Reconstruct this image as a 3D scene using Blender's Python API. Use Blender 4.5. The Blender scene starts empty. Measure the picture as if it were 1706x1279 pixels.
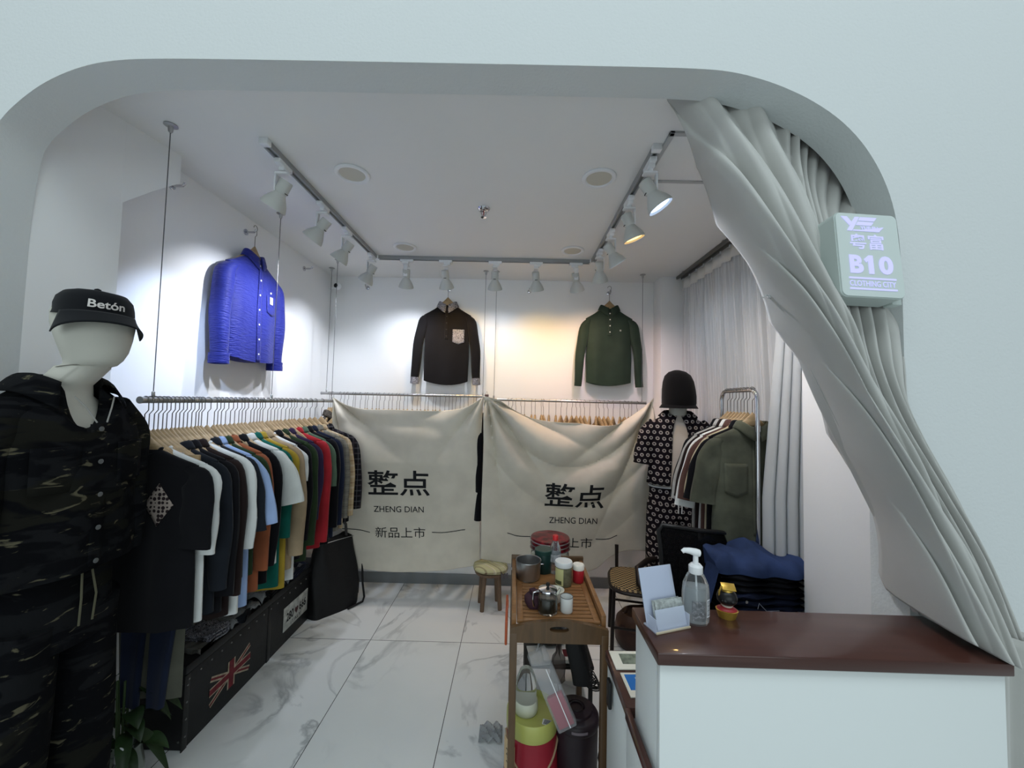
import bpy, bmesh, math, random
from mathutils import Vector, Matrix
from math import sin, cos, pi, radians
R = radians
C = bpy.context.scene.collection
scene = bpy.context.scene

# ---------------------------------------------------------------- camera, world, exposure
F_PX, CX, CY, EYE = 640.0, 853.0, 639.5, 1.60
def cam_rows():
    p, y, r = R(-2.59), R(-0.38), R(1.35)
    base = Matrix(((1, 0, 0), (0, 0, -1), (0, 1, 0)))
    Ry = Matrix(((cos(y), -sin(y), 0), (sin(y), cos(y), 0), (0, 0, 1)))
    Rp = Matrix(((1, 0, 0), (0, cos(p), -sin(p)), (0, sin(p), cos(p))))
    Rr = Matrix(((cos(r), -sin(r), 0), (sin(r), cos(r), 0), (0, 0, 1)))
    return Rr @ Rp @ base @ Ry
CAM = cam_rows()
cd = bpy.data.cameras.new('camera'); cam = bpy.data.objects.new('camera', cd); C.objects.link(cam)
cd.sensor_width = 36; cd.lens = F_PX / 1706 * 36; cd.clip_start = 0.02
rt, dn, fw = CAM[0], CAM[1], CAM[2]
cam.matrix_world = Matrix(((rt[0], -dn[0], -fw[0], 0), (rt[1], -dn[1], -fw[1], 0), (rt[2], -dn[2], -fw[2], EYE), (0, 0, 0, 1)))
scene.camera = cam
vs = scene.view_settings
vs.view_transform = 'Standard'; vs.look = 'None'; vs.gamma = 1.0; vs.use_curve_mapping = False
vs.exposure = 0.30
w = bpy.data.worlds.new('mall'); scene.world = w; w.use_nodes = True
bg = w.node_tree.nodes['Background']; bg.inputs[0].default_value = (0.80, 0.93, 0.97, 1); bg.inputs[1].default_value = 0.27
def area(name, loc, rot, size, power, col):
    l = bpy.data.lights.new(name, 'AREA'); l.energy = power; l.color = col; l.shape = 'RECTANGLE'; l.size, l.size_y = size
    o = bpy.data.objects.new(name, l); o.location = loc; o.rotation_euler = rot; C.objects.link(o); return o
# the mall corridor's ceiling light overhead, then a frontal fill
area('corridor_fill', (0.1, -1.0, 5.4), (R(10), 0, 0), (6, 1.6), 90, (0.84, 0.96, 1.0))
area('corridor_fill', (0.0, -10.5, 2.6), (R(88), 0, 0), (12, 5.0), 285, (0.84, 0.96, 1.0))  # upright panel added behind the camera, brightens the banners inside

# fill added outside the shop window to brighten the sheer curtain
area('corridor_fill', (2.0, 2.5, 2.95), (0, 0, 0), (.5, 1.6), 9, (0.95, 0.97, 1.0))

def at(x, y, Y):                       # point at depth Y seen in direction of a measured photo position
    d = CAM.transposed() @ Vector(((x - CX) / F_PX, (y - CY) / F_PX, 1))
    return Vector((0, 0, EYE)) + d * (Y / d[1])

# ---------------------------------------------------------------- materials
def lin(c):
    f = lambda v: v / 12.92 if v <= .04045 else ((v + .055) / 1.055) ** 2.4
    return (f(c[0] / 255), f(c[1] / 255), f(c[2] / 255), 1)
MATS = {}
def mat(name, col, rough=.6, metal=0, bump=None, var=None, stretch=None, spec=.4, alpha=1, trans=0, ior=1.45, emit=None, sheen=0, coat=0):
    if name in MATS: return MATS[name]
    m = bpy.data.materials.new(name); m.use_nodes = True; MATS[name] = m
    nt = m.node_tree; b = nt.nodes['Principled BSDF']; I = b.inputs
    I['Base Color'].default_value = lin(col); I['Roughness'].default_value = rough; I['Metallic'].default_value = metal
    I['Specular IOR Level'].default_value = spec; I['Alpha'].default_value = alpha
    I['Transmission Weight'].default_value = trans; I['IOR'].default_value = ior
    I['Sheen Weight'].default_value = sheen; I['Coat Weight'].default_value = coat
    if emit: I['Emission Color'].default_value = lin(emit[0]); I['Emission Strength'].default_value = emit[1]
    if bump or var:
        tc = nt.nodes.new('ShaderNodeTexCoord'); mp = nt.nodes.new('ShaderNodeMapping')
        nt.links.new(tc.outputs['Object'], mp.inputs['Vector'])
        if stretch: mp.inputs['Scale'].default_value = stretch
    if var:
        n = nt.nodes.new('ShaderNodeTexNoise'); n.inputs['Scale'].default_value = var[0]; n.inputs['Detail'].default_value = 5
        nt.links.new(mp.outputs[0], n.inputs['Vector'])
        r = nt.nodes.new('ShaderNodeValToRGB'); nt.links.new(n.outputs['Fac'], r.inputs[0])
        c2 = var[2] if len(var) > 2 else [c * (1 - var[1]) for c in col]
        r.color_ramp.elements[0].position = .35; r.color_ramp.elements[1].position = .65
        r.color_ramp.elements[0].color = lin(c2); r.color_ramp.elements[1].color = lin(col)
        nt.links.new(r.outputs[0], I['Base Color'])
    if bump:
        n = nt.nodes.new('ShaderNodeTexNoise'); n.inputs['Scale'].default_value = bump[0]; n.inputs['Detail'].default_value = 4
        nt.links.new(mp.outputs[0], n.inputs['Vector'])
        bp = nt.nodes.new('ShaderNodeBump'); bp.inputs['Strength'].default_value = bump[1]; bp.inputs['Distance'].default_value = bump[2] if len(bump) > 2 else .01
        nt.links.new(n.outputs['Fac'], bp.inputs['Height']); nt.links.new(bp.outputs[0], I['Normal'])
    return m
def nodes(m): return m.node_tree, m.node_tree.nodes['Principled BSDF']
def mth(nt, op, a, b=None, c=None):
    n = nt.nodes.new('ShaderNodeMath'); n.operation = op
    for i, v in enumerate((a, b, c)):
        if v is None: continue
        if hasattr(v, 'links'): nt.links.new(v, n.inputs[i])
        else: n.inputs[i].default_value = v
    return n.outputs[0]
def mixc(nt, f, a, b):
    n = nt.nodes.new('ShaderNodeMix'); n.data_type = 'RGBA'
    for i, v in ((0, f), (6, a), (7, b)):
        if hasattr(v, 'links'): nt.links.new(v, n.inputs[i])
        else: n.inputs[i].default_value = v
    return n.outputs[2]
def coords(nt, scale=(1, 1, 1)):
    tc = nt.nodes.new('ShaderNodeTexCoord'); mp = nt.nodes.new('ShaderNodeMapping'); mp.inputs['Scale'].default_value = scale
    nt.links.new(tc.outputs['Object'], mp.inputs['Vector']); s = nt.nodes.new('ShaderNodeSeparateXYZ'); nt.links.new(mp.outputs[0], s.inputs[0])
    return mp.outputs[0], s.outputs
def noise(nt, vec, scale, detail=4, dist=0):
    n = nt.nodes.new('ShaderNodeTexNoise'); n.inputs['Scale'].default_value = scale; n.inputs['Detail'].default_value = detail
    n.inputs['Distortion'].default_value = dist; nt.links.new(vec, n.inputs['Vector']); return n.outputs['Fac']

plaster = mat('white_paint', (238, 239, 239), .75, bump=(60, .08, .004), spec=.2)
facade_m = mat('textured_plaster', (212, 216, 216), .8, bump=(110, .3, .004), spec=.2)
ceil_m = mat('ceiling_paint', (230, 231, 230), .85, spec=.15)
white_m = mat('white_lacquer', (224, 229, 228), .4, bump=(9, .03, .004))
steel = mat('brushed_steel', (178, 178, 178), .38, 1)
chrome = mat('chrome', (200, 200, 205), .12, 1)
wire_m = mat('wire_steel', (95, 96, 98), .4, .8)
hook_m = mat('hook_steel', (120, 118, 116), .3, 1)
woodh = mat('hanger_wood', (176, 150, 112), .5, var=(14, .16), stretch=(1, 6, 6))
lamp_m = mat('lamp_white', (190, 192, 188), .45)
rail_m = mat('track_grey', (150, 152, 152), .45)
black_p = mat('black_plastic', (18, 18, 19), .45)
white_p = mat('white_plastic', (228, 230, 232), .35)
glass = mat('clear_glass', (235, 240, 240), .03, trans=1, ior=1.35)
clear_p = mat('clear_plastic', (238, 242, 244), .06, trans=.95, ior=1.2)
tag_m = mat('button_white', (225, 225, 220), .4)
ink = mat('black_ink', (22, 24, 28), .8)

def marble():
    m = mat('marble_tile', (198, 201, 201), .16, spec=.5); nt, b = nodes(m)
    v, s = coords(nt)
    cellx = mth(nt, 'FLOOR', mth(nt, 'DIVIDE', mth(nt, 'ADD', s[0], .315), .6))
    celly = mth(nt, 'FLOOR', mth(nt, 'DIVIDE', mth(nt, 'ADD', s[1], -.214), 1.2))
    off = mth(nt, 'ADD', mth(nt, 'MULTIPLY', cellx, 3.7), mth(nt, 'MULTIPLY', celly, 7.3))
    cb = nt.nodes.new('ShaderNodeCombineXYZ')
    nt.links.new(s[0], cb.inputs[0]); nt.links.new(s[1], cb.inputs[1]); nt.links.new(off, cb.inputs[2])
    n1 = noise(nt, cb.outputs[0], 1.7, 7, .9)
    vein = mth(nt, 'SMOOTH_MAX', mth(nt, 'SUBTRACT', 1, mth(nt, 'MULTIPLY', mth(nt, 'ABSOLUTE', mth(nt, 'SUBTRACT', n1, .5)), 34)), 0, .05)
    patch = noise(nt, cb.outputs[0], 1.3, 2)
    pm = nt.nodes.new('ShaderNodeMapRange'); pm.inputs[1].default_value = .42; pm.inputs[2].default_value = .62; nt.links.new(patch, pm.inputs[0])
    vf = mth(nt, 'MULTIPLY', mth(nt, 'MULTIPLY', vein, pm.outputs[0]), .6)
    n2 = noise(nt, cb.outputs[0], 3.0, 5, .5)
    basec = mixc(nt, mth(nt, 'MULTIPLY', n2, .5), lin((234, 236, 235)), lin((206, 211, 213)))
    c = mixc(nt, vf, basec, lin((118, 124, 130)))
    gx = mth(nt, 'LESS_THAN', mth(nt, 'ABSOLUTE', mth(nt, 'SUBTRACT', mth(nt, 'FRACT', mth(nt, 'ADD', mth(nt, 'DIVIDE', mth(nt, 'ADD', s[0], .315), .6), .5)), .5)), .0032)
    gy = mth(nt, 'LESS_THAN', mth(nt, 'ABSOLUTE', mth(nt, 'SUBTRACT', mth(nt, 'FRACT', mth(nt, 'ADD', mth(nt, 'DIVIDE', mth(nt, 'ADD', s[1], -.214), 1.2), .5)), .5)), .0016)
    c = mixc(nt, mth(nt, 'MAXIMUM', gx, gy), c, lin((82, 84, 84)))
    nt.links.new(c, b.inputs['Base Color']); return m
marble_m = marble()

def wood(name, c1, c2, rough=.35, stretch=(3, 40, 40), coat=.2):
    m = mat(name, c1, rough, coat=coat); nt, b = nodes(m); v, s = coords(nt, stretch)
    n = noise(nt, v, 1.0, 6, 1.2)
    nt.links.new(mixc(nt, n, lin(c1), lin(c2)), b.inputs['Base Color']); return m
mahog = wood('mahogany', (80, 48, 40), (52, 31, 27), .28, (2, 26, 26))
cartw = wood('brown_slat_wood', (150, 108, 66), (98, 66, 40), .4, (5, 40, 40))
cartd = wood('dark_cart_wood', (104, 78, 50), (60, 44, 28), .45, (30, 30, 4))
stoolw = wood('stool_wood', (128, 104, 82), (86, 66, 52), .6, (30, 30, 4), 0)

def fabric(name, col, rough=.9, amt=.12, weave=420, st=.12, c2=None):
    return mat(name, col, rough, bump=(weave, st, .002), var=(9, amt) if c2 is None else (9, amt, c2), spec=.12, sheen=.08)

def camo():
    m = mat('dark_camo', (16, 17, 19), .92, spec=.1); nt, b = nodes(m); v, s = coords(nt, (4, 4, 11))
    a = noise(nt, v, 1.5, 5, 1.2); a2 = noise(nt, v, 2.6, 6, 1.8); a3 = noise(nt, v, 1.1, 4, .8)
    def step(x, t0, t1):
        r = nt.nodes.new('ShaderNodeMapRange'); r.inputs[1].default_value = t0; r.inputs[2].default_value = t1; nt.links.new(x, r.inputs[0]); return r.outputs[0]
    c = mixc(nt, step(a, .50, .56), lin((9, 10, 13)), lin((22, 23, 25)))
    c = mixc(nt, step(a3, .56, .60), c, lin((25, 25, 21)))
    c = mixc(nt, step(a2, .635, .69), c, lin((84, 80, 64)))
    nt.links.new(c, b.inputs['Base Color']); return m
camo_m = camo()
def rosette():
    m = mat('rosette_print', (20, 17, 22), .9, spec=.1); nt, b = nodes(m)
    v, s = coords(nt, (24, 24, 24))
    xs = mth(nt, 'ADD', s[0], mth(nt, 'MULTIPLY', mth(nt, 'MODULO', mth(nt, 'FLOOR', mth(nt, 'ADD', s[2], 100)), 2), .5))
    fx = mth(nt, 'SUBTRACT', mth(nt, 'FRACT', xs), .5); fz = mth(nt, 'SUBTRACT', mth(nt, 'FRACT', s[2]), .5)
    d = mth(nt, 'SQRT', mth(nt, 'ADD', mth(nt, 'MULTIPLY', fx, fx), mth(nt, 'MULTIPLY', fz, fz)))
    ring = mth(nt, 'MULTIPLY', mth(nt, 'LESS_THAN', d, .31), mth(nt, 'GREATER_THAN', d, .13))
    nt.links.new(mixc(nt, ring, lin((22, 18, 24)), lin((150, 143, 140))), b.inputs['Base Color']); return m
ros_m = rosette()
def plaid(name, base, line, line2, sc=26):
    m = mat(name, base, .9, spec=.1); nt, b = nodes(m); v, s = coords(nt, (sc, sc, sc))
    xy = mth(nt, 'ADD', s[0], s[1])
    l1 = mth(nt, 'LESS_THAN', mth(nt, 'FRACT', xy), .22); l2 = mth(nt, 'LESS_THAN', mth(nt, 'FRACT', s[2]), .22)
    l3 = mth(nt, 'LESS_THAN', mth(nt, 'FRACT', mth(nt, 'MULTIPLY', xy, .5)), .2); l4 = mth(nt, 'LESS_THAN', mth(nt, 'FRACT', mth(nt, 'MULTIPLY', s[2], .5)), .2)
    c = mixc(nt, mth(nt, 'MULTIPLY', mth(nt, 'ADD', l1, l2), .45), lin(base), lin(line))
    c = mixc(nt, mth(nt, 'MULTIPLY', mth(nt, 'ADD', l3, l4), .4), c, lin(line2))
    nt.links.new(c, b.inputs['Base Color']); return m
plaid_b = plaid('black_plaid', (24, 24, 28), (92, 92, 96), (50, 40, 44))
plaid_c = plaid('beige_plaid', (172, 154, 122), (128, 96, 72), (206, 194, 170))
plaid_g = plaid('grey_check', (116, 112, 102), (84, 82, 78), (140, 136, 124), 40)
plaid_s = plaid('cushion_plaid', (196, 192, 150), (74, 34, 40), (240, 234, 206), 17)
def paisley(name='paisley_print', c1=(40, 40, 48), c2=(164, 164, 172), sc=60):
    m = mat(name, c1, .9, spec=.1); nt, b = nodes(m); v, s = coords(nt)
    a = noise(nt, v, sc, 3, 2.5)
    f = mth(nt, 'GREATER_THAN', mth(nt, 'FRACT', mth(nt, 'MULTIPLY', a, 5)), .5)
    nt.links.new(mixc(nt, f, lin(c1), lin(c2)), b.inputs['Base Color']); return m
pais_m = paisley()
pais_g = paisley('grey_floral', (96, 90, 84), (60, 56, 52), 40)
def checker_spots():
    m = mat('spotted_patch', (30, 26, 28), .85, spec=.1); nt, b = nodes(m)
    vo = nt.nodes.new('ShaderNodeTexVoronoi'); vo.inputs['Scale'].default_value = 62; vo.inputs['Randomness'].default_value = .25
    v, s = coords(nt); nt.links.new(v, vo.inputs['Vector'])
    f = mth(nt, 'GREATER_THAN', vo.outputs['Distance'], .5)
    c = mixc(nt, f, lin((42, 34, 36)), lin((150, 138, 130)))
    nt.links.new(c, b.inputs['Base Color']); return m
patch_m = checker_spots()
def rattan():
    m = mat('rattan_weave', (60, 48, 32), .6); nt, b = nodes(m)
    ck = nt.nodes.new('ShaderNodeTexChecker'); ck.inputs['Scale'].default_value = 62; v, s = coords(nt); nt.links.new(v, ck.inputs['Vector'])
    ck.inputs[1].default_value = lin((150, 132, 92)); ck.inputs[2].default_value = lin((26, 22, 20))
    nt.links.new(ck.outputs[0], b.inputs['Base Color']); return m
rattan_m = rattan()
def see_through(name, col, alpha, stripe=None, rough=.9):
    m = bpy.data.materials.new(name); m.use_nodes = True; nt = m.node_tree; b = nt.nodes['Principled BSDF']
    b.inputs['Base Color'].default_value = lin(col); b.inputs['Roughness'].default_value = rough; b.inputs['Specular IOR Level'].default_value = .1
    tl = nt.nodes.new('ShaderNodeBsdfTranslucent'); tl.inputs[0].default_value = lin(col)
    tr = nt.nodes.new('ShaderNodeBsdfTransparent'); m1 = nt.nodes.new('ShaderNodeMixShader'); m2 = nt.nodes.new('ShaderNodeMixShader')
    m1.inputs[0].default_value = .4; nt.links.new(b.outputs[0], m1.inputs[1]); nt.links.new(tl.outputs[0], m1.inputs[2])
    m2.inputs[0].default_value = alpha
    if stripe:
        v, s = coords(nt); f = mth(nt, 'LESS_THAN', mth(nt, 'FRACT', mth(nt, 'MULTIPLY', s[1], stripe)), .38)
        nt.links.new(mth(nt, 'MULTIPLY_ADD', f, (1 - alpha) * .8, alpha), m2.inputs[0])
    nt.links.new(tr.outputs[0], m2.inputs[1]); nt.links.new(m1.outputs[0], m2.inputs[2])
    nt.links.new(m2.outputs[0], nt.nodes['Material Output'].inputs['Surface']); return m
sheer_m = see_through('sheer_voile', (236, 236, 236), .74, 60)
mesh_m = see_through('black_mesh', (16, 16, 18), .80)
film_m = see_through('clear_film', (225, 228, 232), .28, rough=.2)

# ---------------------------------------------------------------- mesh helpers
def new(): return bmesh.new()
def obj(name, bm, m, parent=None, smooth=True, angle=42, loc=None):
    me = bpy.data.meshes.new(name); bmesh.ops.recalc_face_normals(bm, faces=bm.faces[:]) if smooth != 'raw' else None
    bm.to_mesh(me); bm.free()
    for mm in (m if isinstance(m, (list, tuple)) else [m]): me.materials.append(mm)
    if smooth:
        me.polygons.foreach_set('use_smooth', [True] * len(me.polygons)); me.set_sharp_from_angle(angle=R(angle))
    o = bpy.data.objects.new(name, me); C.objects.link(o)
    if parent is not None: o.parent = parent
    if loc: o.location = loc
    return o
def tag(o, label, cat, group=None, kind=None):
    if label: o['label'] = label
    if cat: o['category'] = cat
    if group: o['group'] = group
    if kind: o['kind'] = kind
    return o
def thing(name, label, cat, loc=(0, 0, 0), rotz=0, group=None):
    o = bpy.data.objects.new(name, None); C.objects.link(o); o.empty_display_size = .05
    o.location = loc; o.rotation_euler = (0, 0, rotz); return tag(o, label, cat, group)
def struct(name, bm, m, parent=None, smooth=True):
    o = obj(name, bm, m, parent, smooth)
    if parent is None: o['kind'] = 'structure'
    return o
def dup(root, loc=None, rotz=None, label=None, group=None):
    r = root.copy(); C.objects.link(r)
    if loc is not None: r.location = loc
    if rotz is not None: r.rotation_euler = (0, 0, rotz)
    if label: r['label'] = label
    if group: r['group'] = group
    for ch in list(root.children):
        c = ch.copy(); C.objects.link(c); c.parent = r
        for g in ch.children:
            d = g.copy(); C.objects.link(d); d.parent = c
    return r
def box(bm, c, s, bev=0, rot=None, mi=0, seg=2):
    r = bmesh.ops.create_cube(bm, size=1); vs_ = r['verts']
    for v in vs_: v.co = Vector((v.co.x * s[0], v.co.y * s[1], v.co.z * s[2]))
    fs = list({f for v in vs_ for f in v.link_faces})
    if bev:
        es = list({e for v in vs_ for e in v.link_edges})
        g = bmesh.ops.bevel(bm, geom=es, offset=bev, segments=seg, affect='EDGES', profile=.5)
        vs_ = list({v for f in g['faces'] for v in f.verts} | {v for v in vs_ if v.is_valid}); fs = list({f for v in vs_ for f in v.link_faces})
    M = Matrix.Translation(c) @ (rot.to_4x4() if rot is not None else Matrix())
    for v in vs_: v.co = M @ v.co
    for f in fs: f.material_index = mi
    return bm
def bx(c, s, bev=0, rot=None): return box(new(), c, s, bev, rot)
def loft(bm, rings, cap=(True, True), closed=True, mi=0):
    vr = [[bm.verts.new(p) for p in r] for r in rings]; n = len(rings[0])
    for a, b in zip(vr, vr[1:]):
        for i in range(n if closed else n - 1):
            j = (i + 1) % n; f = bm.faces.new((a[i], a[j], b[j], b[i])); f.material_index = mi
    for k, e in ((0, 0), (1, -1)):
        if cap[k] and closed: f = bm.faces.new(vr[e]); f.material_index = mi
    return bm
def tube(bm, pts, r, n=8, cap=True, closed=False, mi=0, flat=None):
    pts = [Vector(p) for p in pts]; m = len(pts); rings = []; up = None
    for i, p in enumerate(pts):
        if closed: t = pts[(i + 1) % m] - pts[i - 1]
        else: t = pts[min(i + 1, m - 1)] - pts[max(i - 1, 0)]
        t.normalize()
        if up is None: up = t.orthogonal().normalized()
        up = (up - t * up.dot(t)); up = up.normalized() if up.length > 1e-6 else t.orthogonal().normalized()
        sd = t.cross(up); rr = r[i] if isinstance(r, (list, tuple)) else r
        rings.append([p + (up * cos(2 * pi * k / n) + sd * sin(2 * pi * k / n)) * rr for k in range(n)])
    if closed:
        vr = [[bm.verts.new(q) for q in g] for g in rings]
        for i in range(m):
            a, b = vr[i], vr[(i + 1) % m]
            for k in range(n):
                l = (k + 1) % n; bm.faces.new((a[k], a[l], b[l], b[k])).material_index = mi
        return bm
    return loft(bm, rings, (cap, cap), mi=mi)
def lathe(bm, prof, n=28, c=(0, 0, 0), mi=0, cap=(True, True), sx=1, sy=1):
    c = Vector(c)
    return loft(bm, [[c + Vector((max(r, 1e-4) * cos(2 * pi * k / n) * sx, max(r, 1e-4) * sin(2 * pi * k / n) * sy, z)) for k in range(n)] for r, z in prof], cap, mi=mi)
def grid(bm, nu, nv, f, mi=0):
    vv = [[bm.verts.new(f(i / nu, j / nv)) for i in range(nu + 1)] for j in range(nv + 1)]
    for j in range(nv):
        for i in range(nu): bm.faces.new((vv[j][i], vv[j][i + 1], vv[j + 1][i + 1], vv[j + 1][i])).material_index = mi
    return bm
def prism(bm, pts, axis, a, b, mi=0):            # outline in the two other axes, extruded along axis from a to b
    def P(u, v, t): return {'x': (t, u, v), 'y': (u, t, v), 'z': (u, v, t)}[axis]
    A = [bm.verts.new(P(u, v, a)) for u, v in pts]; B = [bm.verts.new(P(u, v, b)) for u, v in pts]; n = len(pts)
    for L in (A, B): bm.faces.new(L).material_index = mi
    for i in range(n): bm.faces.new((A[i], A[(i + 1) % n], B[(i + 1) % n], B[i])).material_index = mi
    return bm
def thick(o, t, off=0):
    s = o.modifiers.new('thickness', 'SOLIDIFY'); s.thickness = t; s.offset = off; return o
def text_bm(s, height=None, width=None, bold=0, extrude=.0005, shear=0, fit=None):
    cu = bpy.data.curves.new('t', 'FONT'); cu.body = s; cu.size = 1; cu.offset = bold; cu.shear = shear; cu.resolution_u = 4
    o = bpy.data.objects.new('t', cu); C.objects.link(o); dg = bpy.context.evaluated_depsgraph_get(); dg.update()
    me = bpy.data.meshes.new_from_object(o.evaluated_get(dg)); bm = new(); bm.from_mesh(me)
    bpy.data.objects.remove(o); bpy.data.curves.remove(cu); bpy.data.meshes.remove(me)
    xs = [v.co.x for v in bm.verts]; ys = [v.co.y for v in bm.verts]; x0, x1, y0, y1 = min(xs), max(xs), min(ys), max(ys)
    sx = sy = 1
    if height and width: sx, sy = width / (x1 - x0), height / (y1 - y0)
    elif height: sx = sy = height / (y1 - y0)
    elif width: sx = sy = width / (x1 - x0)
    for v in bm.verts: v.co = Vector(((v.co.x - (x0 + x1) / 2) * sx, (v.co.y - (y0 + y1) / 2) * sy, 0))
    return bm
def place(bm, o, ux, uy):
    o, ux, uy = Vector(o), Vector(ux), Vector(uy)
    for v in bm.verts: v.co = o + ux * v.co.x + uy * v.co.y
    return bm
def join(a, b):
    me = bpy.data.meshes.new('tmp'); b.to_mesh(me); b.free(); a.from_mesh(me); bpy.data.meshes.remove(me); return a
def slab(bm, n, d):                              # give a flat text mesh a small depth along n
    r = bmesh.ops.extrude_face_region(bm, geom=bm.faces[:])
    for e in r['geom']:
        if isinstance(e, bmesh.types.BMVert): e.co += Vector(n) * d
    return bm
def sgp(c, e): return math.copysign(abs(c) ** e, c)
def cr(P, t):                                    # Catmull-Rom through equally spaced points
    n = len(P) - 1; x = max(0, min(.999999, t)) * n; i = int(x); u = x - i
    p0, p1, p2, p3 = P[max(i - 1, 0)], P[i], P[i + 1], P[min(i + 2, n)]
    f = lambda a, b, c, d: .5 * (2 * b + (c - a) * u + (2 * a - 5 * b + 4 * c - d) * u * u + (3 * b - a - 3 * c + d) * u ** 3)
    return f(p0, p1, p2, p3) if not isinstance(p0, (tuple, list)) else tuple(f(a, b, c, d) for a, b, c, d in zip(p0, p1, p2, p3))

# ---------------------------------------------------------------- the setting
CEIL, YF, YB, YW, XL, XR = 2.694, 1.13, 1.25, 3.42, -1.67, 1.50
struct('floor', grid(new(), 6, 8, lambda u, v: (-4 + 8 * u, -3 + 7 * v, 0)), marble_m)
bm = new(); box(bm, (0, (YB + 3.6) / 2, CEIL + .03), (3.6, 3.6 - YB, .06)); struct('ceiling', bm, ceil_m)
struct('wall_back', bx((0, YW + .04, 1.36), (3.5, .08, 2.72)), plaster)
struct('wall_left', bx((XL - .04, (YB + YW) / 2, 1.36), (.08, YW - YB, 2.72)), plaster)
struct('baseboard_back', bx((0, YW - .006, .045), (3.0, .012, .09), .002), mat('skirting_grey', (122, 126, 128), .4))
# facade with its rounded opening
path = [(-1.63, 0), (-1.63, 1.75), (-1.63, 1.95), (-1.629, 2.15), (-1.622, 2.28), (-1.612, 2.37)]
for x, y in ((0, 197), (40, 160), (80, 133), (130, 112), (180, 101), (250, 97), (420, 99), (800, 106), (1100, 112), (1169, 114.6), (1210, 118), (1250, 126), (1300, 142), (1350, 165), (1400, 198), (1440, 240), (1470, 290), (1490, 345), (1500, 410)):
    p = at(x, y, YF); path.append((p.x, p.z))
def smooth_path(P, it=2):
    for _ in range(it):
        Q = [P[0]]
        for a, b in zip(P, P[1:]): Q += [(.75 * a[0] + .25 * b[0], .75 * a[1] + .25 * b[1]), (.25 * a[0] + .75 * b[0], .25 * a[1] + .75 * b[1])]
        P = Q + [P[-1]]
    return P
path += [(1.143, 1.9), (1.143, 0)]
path = smooth_path(path)
bm = new()
for p, q in zip(path, path[1:]): bm.faces.new([bm.verts.new(c) for c in ((p[0], YF, p[1]), (p[0], YB, p[1]), (q[0], YB, q[1]), (q[0], YF, q[1]))])
bmesh.ops.remove_doubles(bm, verts=bm.verts[:], dist=1e-5); bmesh.ops.recalc_face_normals(bm, faces=bm.faces[:])
def flat(P, yy):
    P = P if yy == YF else P[::-1]
    f = bm.faces.new([bm.verts.new((c[0], yy, c[1])) for c in P]); f.normal_update()
    if (f.normal.y > 0) == (yy == YF): f.normal_flip()
for yy in (YF, YB):
    for p, q in zip(path, path[1:]):
        if q[0] - p[0] > 1e-5: flat([p, q, (q[0], 3.6), (p[0], 3.6)], yy)
    for xa, xb in ((-3.4, -1.63), (1.143, 3.2)): flat([(xa, 0), (xb, 0), (xb, 3.6), (xa, 3.6)], yy)
struct('wall_front', bm, facade_m, None, 'raw')
# pillar and sloping boxed beam at the near left, pier at the near right, column in the far right corner
struct('trim_1', prism(new(), [(-1.63, YB), (-1.596, 1.505), (XL, 1.505), (XL, YB)], 'z', 0, CEIL), plaster, smooth=False)
bm = new(); pr = [(1.50, 2.36, -1.596), (1.61, 2.47, -1.579), (1.715, 2.565, -1.56), (1.715, CEIL, -1.56), (1.50, CEIL, -1.596)]
A = [bm.verts.new((x, y, z)) for y, z, x in pr]; B = [bm.verts.new((XL, y, z)) for y, z, x in pr]
bm.faces.new((A[0], A[1], A[2], A[3], A[4])); bm.faces.new(B)
for i in range(5): bm.faces.new((A[i], A[(i + 1) % 5], B[(i + 1) % 5], B[i]))
struct('trim_2', bm, plaster, smooth=False)
struct('trim_3', bx((1.42, (YB + 1.705) / 2, 1.347), (.30, 1.705 - YB, 2.694), .004), plaster)
struct('trim_4', bx((1.38, 3.33, 1.347), (.30, .18, 2.694), .003), plaster)
# glazed right wall: window with frame and pane
struct('wall_right', bx((1.60, 2.48, 2.62), (.08, 1.6, .15)), plaster)
wf = new()
for y in (1.73, 2.48, 3.22): box(wf, (1.60, y, 1.28), (.06, .05, 2.56), .004)
for z in (.05, 2.52): box(wf, (1.60, 2.475, z), (.06, 1.54, .06), .004)
win = struct('window_1', wf, mat('window_frame_grey', (120, 122, 124), .4))
obj('pane', bx((1.60, 2.475, 1.28), (.008, 1.5, 2.46)), glass, win)
bm = bx((2.42, 2.6, 1.6), (.05, 3.2, 3.2)); struct('wall_corridor', bm, plaster)
# lamp reflections in the window glass, put in as glowing panels
for k, (y, z) in enumerate(((2.62, 2.02), (2.50, 1.98), (2.46, 1.60))):
    o = obj('lamp_reflection', bx((2.385, y + .6, z + .12), (.03, .06 if k < 2 else .16, .34 if k < 2 else .05), .005), mat('reflection_glow', (215, 215, 255), .5, emit=((215, 218, 255), 3.0)))
    tag(o, 'small bright reflection made as a glowing panel behind the white voile, ' + ('upper right one', 'upper left one', 'lowest one')[k], 'lamp', 'reflections behind the voile curtain')

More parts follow.
